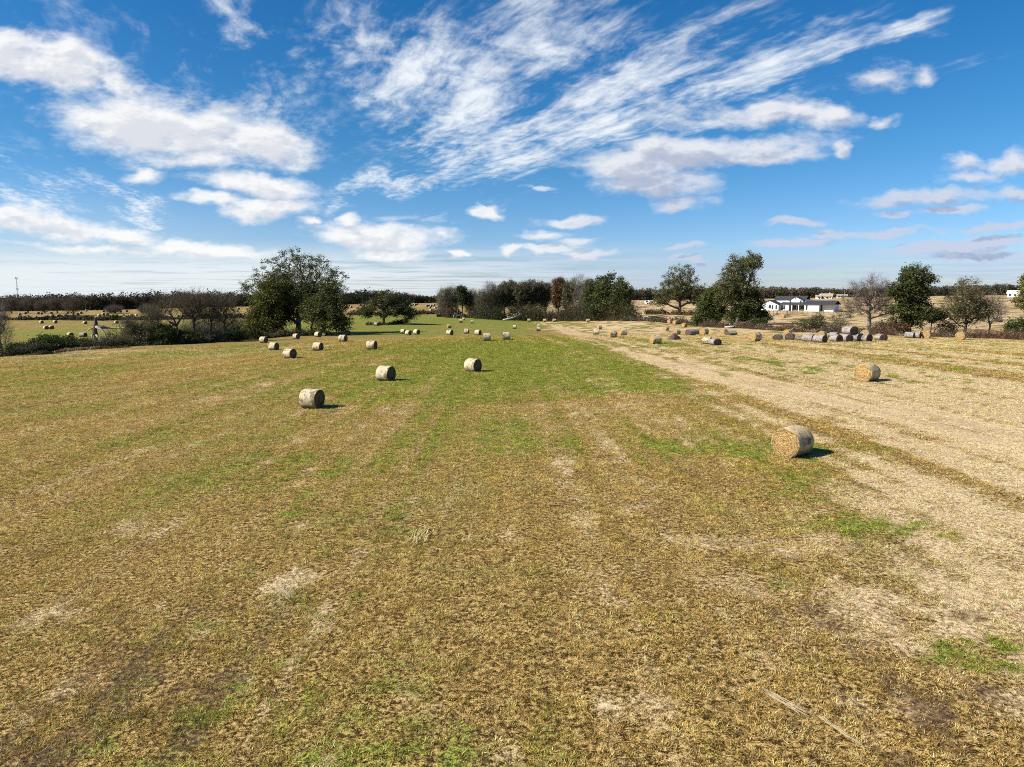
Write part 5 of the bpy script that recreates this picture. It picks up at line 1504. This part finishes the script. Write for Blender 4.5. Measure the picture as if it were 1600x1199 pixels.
# ------------------------------------------------------------------ vehicles and machines
M_tyre = flat_mat('tyre_rubber', (.022, .022, .022), .2, 8, .9, .2)
M_rim = flat_mat('wheel_rim', (.45, .45, .45), .1, 8, .4, .5, .6)
M_black = flat_mat('black_paint', (.018, .019, .022), .15, 4, .3, .5)
M_dgreen = flat_mat('dark_tractor_paint', (.030, .034, .032), .15, 4, .4, .5)
M_red = flat_mat('red_machine_paint', (.42, .030, .025), .2, 4, .45, .5)
M_pale = flat_mat('pale_green_paint', (.55, .63, .55), .12, 3, .5, .4)
M_cglass = flat_mat('car_glass', (.10, .12, .14), .2, 2, .08, .9)
M_lamp = flat_mat('lamp_glass', (.75, .74, .70), .1, 4, .2, .6)

def wheel(o, x, y, r, w, name='wheel'):
    t = MB().cyl((x, y, r), r, w, 'y', 18, chamfer=w * .18).build(name, M_tyre, o, False)
    MB().cyl((x, y, r), r * .56, w + .03, 'y', 12, chamfer=.01).build('rim', M_rim, t)

def car(name, label, cat, px, py, rz, paint, d=None, kind='suv', dz=0):
    p = spot(px, py, d)
    o = thing(name, label, cat, (p.x, p.y, p.z + dz), math.radians(rz))
    L = 4.7; hw = .92
    if kind == 'suv':
        body = [(-2.3, .45), (2.25, .45), (2.35, .75), (2.25, 1.0), (1.1, 1.12), (-2.28, 1.12), (-2.38, .8)]
        cab = [(1.05, 1.115), (.45, 1.72), (-1.95, 1.76), (-2.25, 1.115)]
    elif kind == 'pickup':
        body = [(-2.6, .5), (2.4, .5), (2.5, .8), (2.4, 1.08), (1.2, 1.16), (-2.6, 1.16), (-2.65, .8)]
        cab = [(1.15, 1.155), (.55, 1.80), (-.75, 1.82), (-.95, 1.155)]
    else:
        body = [(-2.2, .35), (2.15, .35), (2.25, .6), (2.15, .85), (1.0, .95), (-2.1, .98), (-2.25, .7)]
        cab = [(.95, .945), (.25, 1.42), (-1.1, 1.44), (-1.75, .97)]
    MB().prism(body, 'y', -hw, hw).build('body', paint, o)
    MB().prism(cab, 'y', -hw + .10, hw - .10).build('cabin', paint, o)
    # glass, just proud of the cabin
    (x0, z0), (x1, z1), (x2, z2), (x3, z3) = cab
    def lerp(a, b, t): return (a[0] + (b[0] - a[0]) * t, a[1] + (b[1] - a[1]) * t)
    A, B_, C_, D_ = cab
    side = [lerp(lerp(A, D_, .10), lerp(B_, C_, .10), .18), lerp(lerp(A, D_, .10), lerp(B_, C_, .08), .86), lerp(lerp(A, D_, .90), lerp(B_, C_, .94), .86), lerp(lerp(A, D_, .90), lerp(B_, C_, .92), .18)]
    for s in (-1, 1):
        y0 = s * (hw - .10)
        MB().prism(side, 'y', min(y0, y0 + s * .012), max(y0, y0 + s * .012)).build('side_window', M_cglass, o)
    n = Vector((B_[1] - A[1], 0, A[0] - B_[0])).normalized() * .014
    f0, f1 = lerp(A, B_, .15), lerp(A, B_, .88)
    MB().add([(f0[0] + n.x, -hw + .2, f0[1] + n.z), (f0[0] + n.x, hw - .2, f0[1] + n.z), (f1[0] + n.x, hw - .24, f1[1] + n.z), (f1[0] + n.x, -hw + .24, f1[1] + n.z)], [(0, 1, 2, 3)]).build('windscreen', M_cglass, o)
    for s in (-1, 1):
        MB().box(2.28, 2.36, s * .68 - .16, s * .68 + .16, .72 if kind != 'sedan' else .62, .92 if kind != 'sedan' else .76).build('headlight', M_lamp, o)
    MB().box(2.3, 2.42, -hw + .05, hw - .05, .42, .60).build('bumper', M_rim if kind == 'sedan' else M_black, o)
    for x in (-1.45, 1.45):
        for s in (-1, 1): wheel(o, x, s * (hw - .08), .36 if kind != 'sedan' else .31, .22)
    return o
car('parked_car', 'black sport utility vehicle parked beside the red baler behind the lone tree', 'car', 688.5, 495.2, 205, M_black, kind='suv')
car('parked_pickup', 'dark pickup standing by the carport at the end of the white farmhouse', 'pickup', 1294, 484, 296, M_black, d=297, kind='pickup')
car('old_car', 'pale green old car half sunk in the brush of the weedy hedge', 'car', 1008, 500.5, 172, M_pale, kind='sedan')

def tractor():
    p = spot(713.5, 497.3)
    o = thing('farm_tractor', 'dark cab tractor standing in front of the red baler', 'tractor', p, math.radians(-66))
    MB().prism([(.1, .75), (2.1, .75), (2.2, 1.1), (2.05, 1.6), (.1, 1.75)], 'y', -.42, .42).build('hood', M_dgreen, o)
    MB().box(-1.2, .1, -.5, .5, .6, 1.3).build('chassis', M_dgreen, o)
    c = MB()
    for x in (-1.25, .05):
        for y in (-.68, .60): c.box(x, x + .09, y, y + .09, 1.303, 2.55)
    c.build('cab_frame', M_dgreen, o)
    MB().box(-1.18, .08, -.64, .66, 1.31, 2.53).build('cab_glass', M_cglass, o)
    MB().box(-1.35, .2, -.78, .78, 2.553, 2.72).build('cab_roof', M_dgreen, o)
    for s in (-1, 1):
        wheel(o, -.75, s * .95, .85, .5); wheel(o, 1.65, s * .78, .5, .36)
        f = MB(); f.prism([(-1.75, 1.25), (-1.4, 1.72), (-.1, 1.72), (.2, 1.3), (.1, 1.28), (-.15, 1.64), (-1.36, 1.64), (-1.68, 1.22)], 'y', min(s * .72, s * 1.2), max(s * .72, s * 1.2)); f.build('fender', M_dgreen, o)
        MB().box(2.17, 2.24, s * .26 - .1, s * .26 + .1, 1.25, 1.42).build('headlight', M_lamp, o)
    MB().cyl((1.2, .3, 2.1), .05, 1.1, 'z', 8).build('exhaust', M_black, o)
tractor()
def baler():
    p = spot(704, 495.4)
    o = thing('hay_baler', 'red round hay baler between the black vehicle and the dark tractor', 'baler', p, math.radians(8))
    pr = [(-1.9, .75), (-1.3, .45), (.8, .5), (1.5, .9), (1.6, 1.7), (.9, 2.35), (-.6, 2.5), (-1.7, 2.1), (-2.05, 1.4)]
    MB().prism(pr, 'y', -.85, .85).build('chamber', M_red, o)
    for s in (-1, 1):
        MB().prism([(-1.2, .9), (.8, .9), (1.1, 1.5), (.5, 2.1), (-1.0, 2.2), (-1.6, 1.5)], 'y', min(s * .85, s * .97), max(s * .85, s * .97)).build('side_panel', M_red, o)
        wheel(o, -.1, s * 1.15, .55, .32)
    MB().tube([(1.4, 0, .7), (2.4, 0, .6), (3.3, 0, .55)], [.09, .08, .06], 6).build('tow_bar', M_black, o)
    MB().box(1.0, 1.7, -.8, .8, .35, .6).build('pickup_reel', M_black, o)
baler()

# ------------------------------------------------------------------ mast on the skyline
M_steel = flat_mat('galvanised_steel', (.42, .43, .45), .1, 3, .5, .5, .4)
def mast():
    p = spot(30, 486, 680)
    a, e = pix_dir(30, 434); H = CAM_Z + e * 680 - p.z
    o = thing('radio_mast', 'slender radio mast rising over the far dark wood', 'mast', p)
    mb = MB(); r = .55
    for k in range(3):
        q = 2 * PI * k / 3
        mb.tube([(r * math.cos(q), r * math.sin(q), -.5), (.3 * math.cos(q), .3 * math.sin(q), H)], [.09, .07], 5)
    n = 22
    for j in range(n):
        z0 = H * j / n; z1 = H * (j + 1) / n
        for k in range(3):
            q0 = 2 * PI * k / 3; q1 = 2 * PI * (k + 1) / 3; ra = r + (.3 - r) * j / n; rb = r + (.3 - r) * (j + 1) / n
            mb.tube([(ra * math.cos(q0), ra * math.sin(q0), z0), (rb * math.cos(q1), rb * math.sin(q1), z1)], [.045, .045], 4)
    mb.build('lattice', M_steel, o)
    for z, w in ((H * .985, 1.1), (H * .62, .9)):
        b = MB()
        for k in range(3):
            q = 2 * PI * k / 3 + .5
            b.add([(w * math.cos(q + s * .35) + t * math.cos(q) * .2, w * math.sin(q + s * .35) + t * math.sin(q) * .2, z + h) for h in (-.9, .9) for t in (0, 1) for s in (-1, 1)],
                  [(0, 1, 3, 2), (4, 6, 7, 5), (0, 4, 5, 1), (2, 3, 7, 6), (0, 2, 6, 4), (1, 5, 7, 3)])
        b.cyl((0, 0, z), w * .8, .12, 'z', 12)
        b.build('antenna', M_steel, o)
mast()
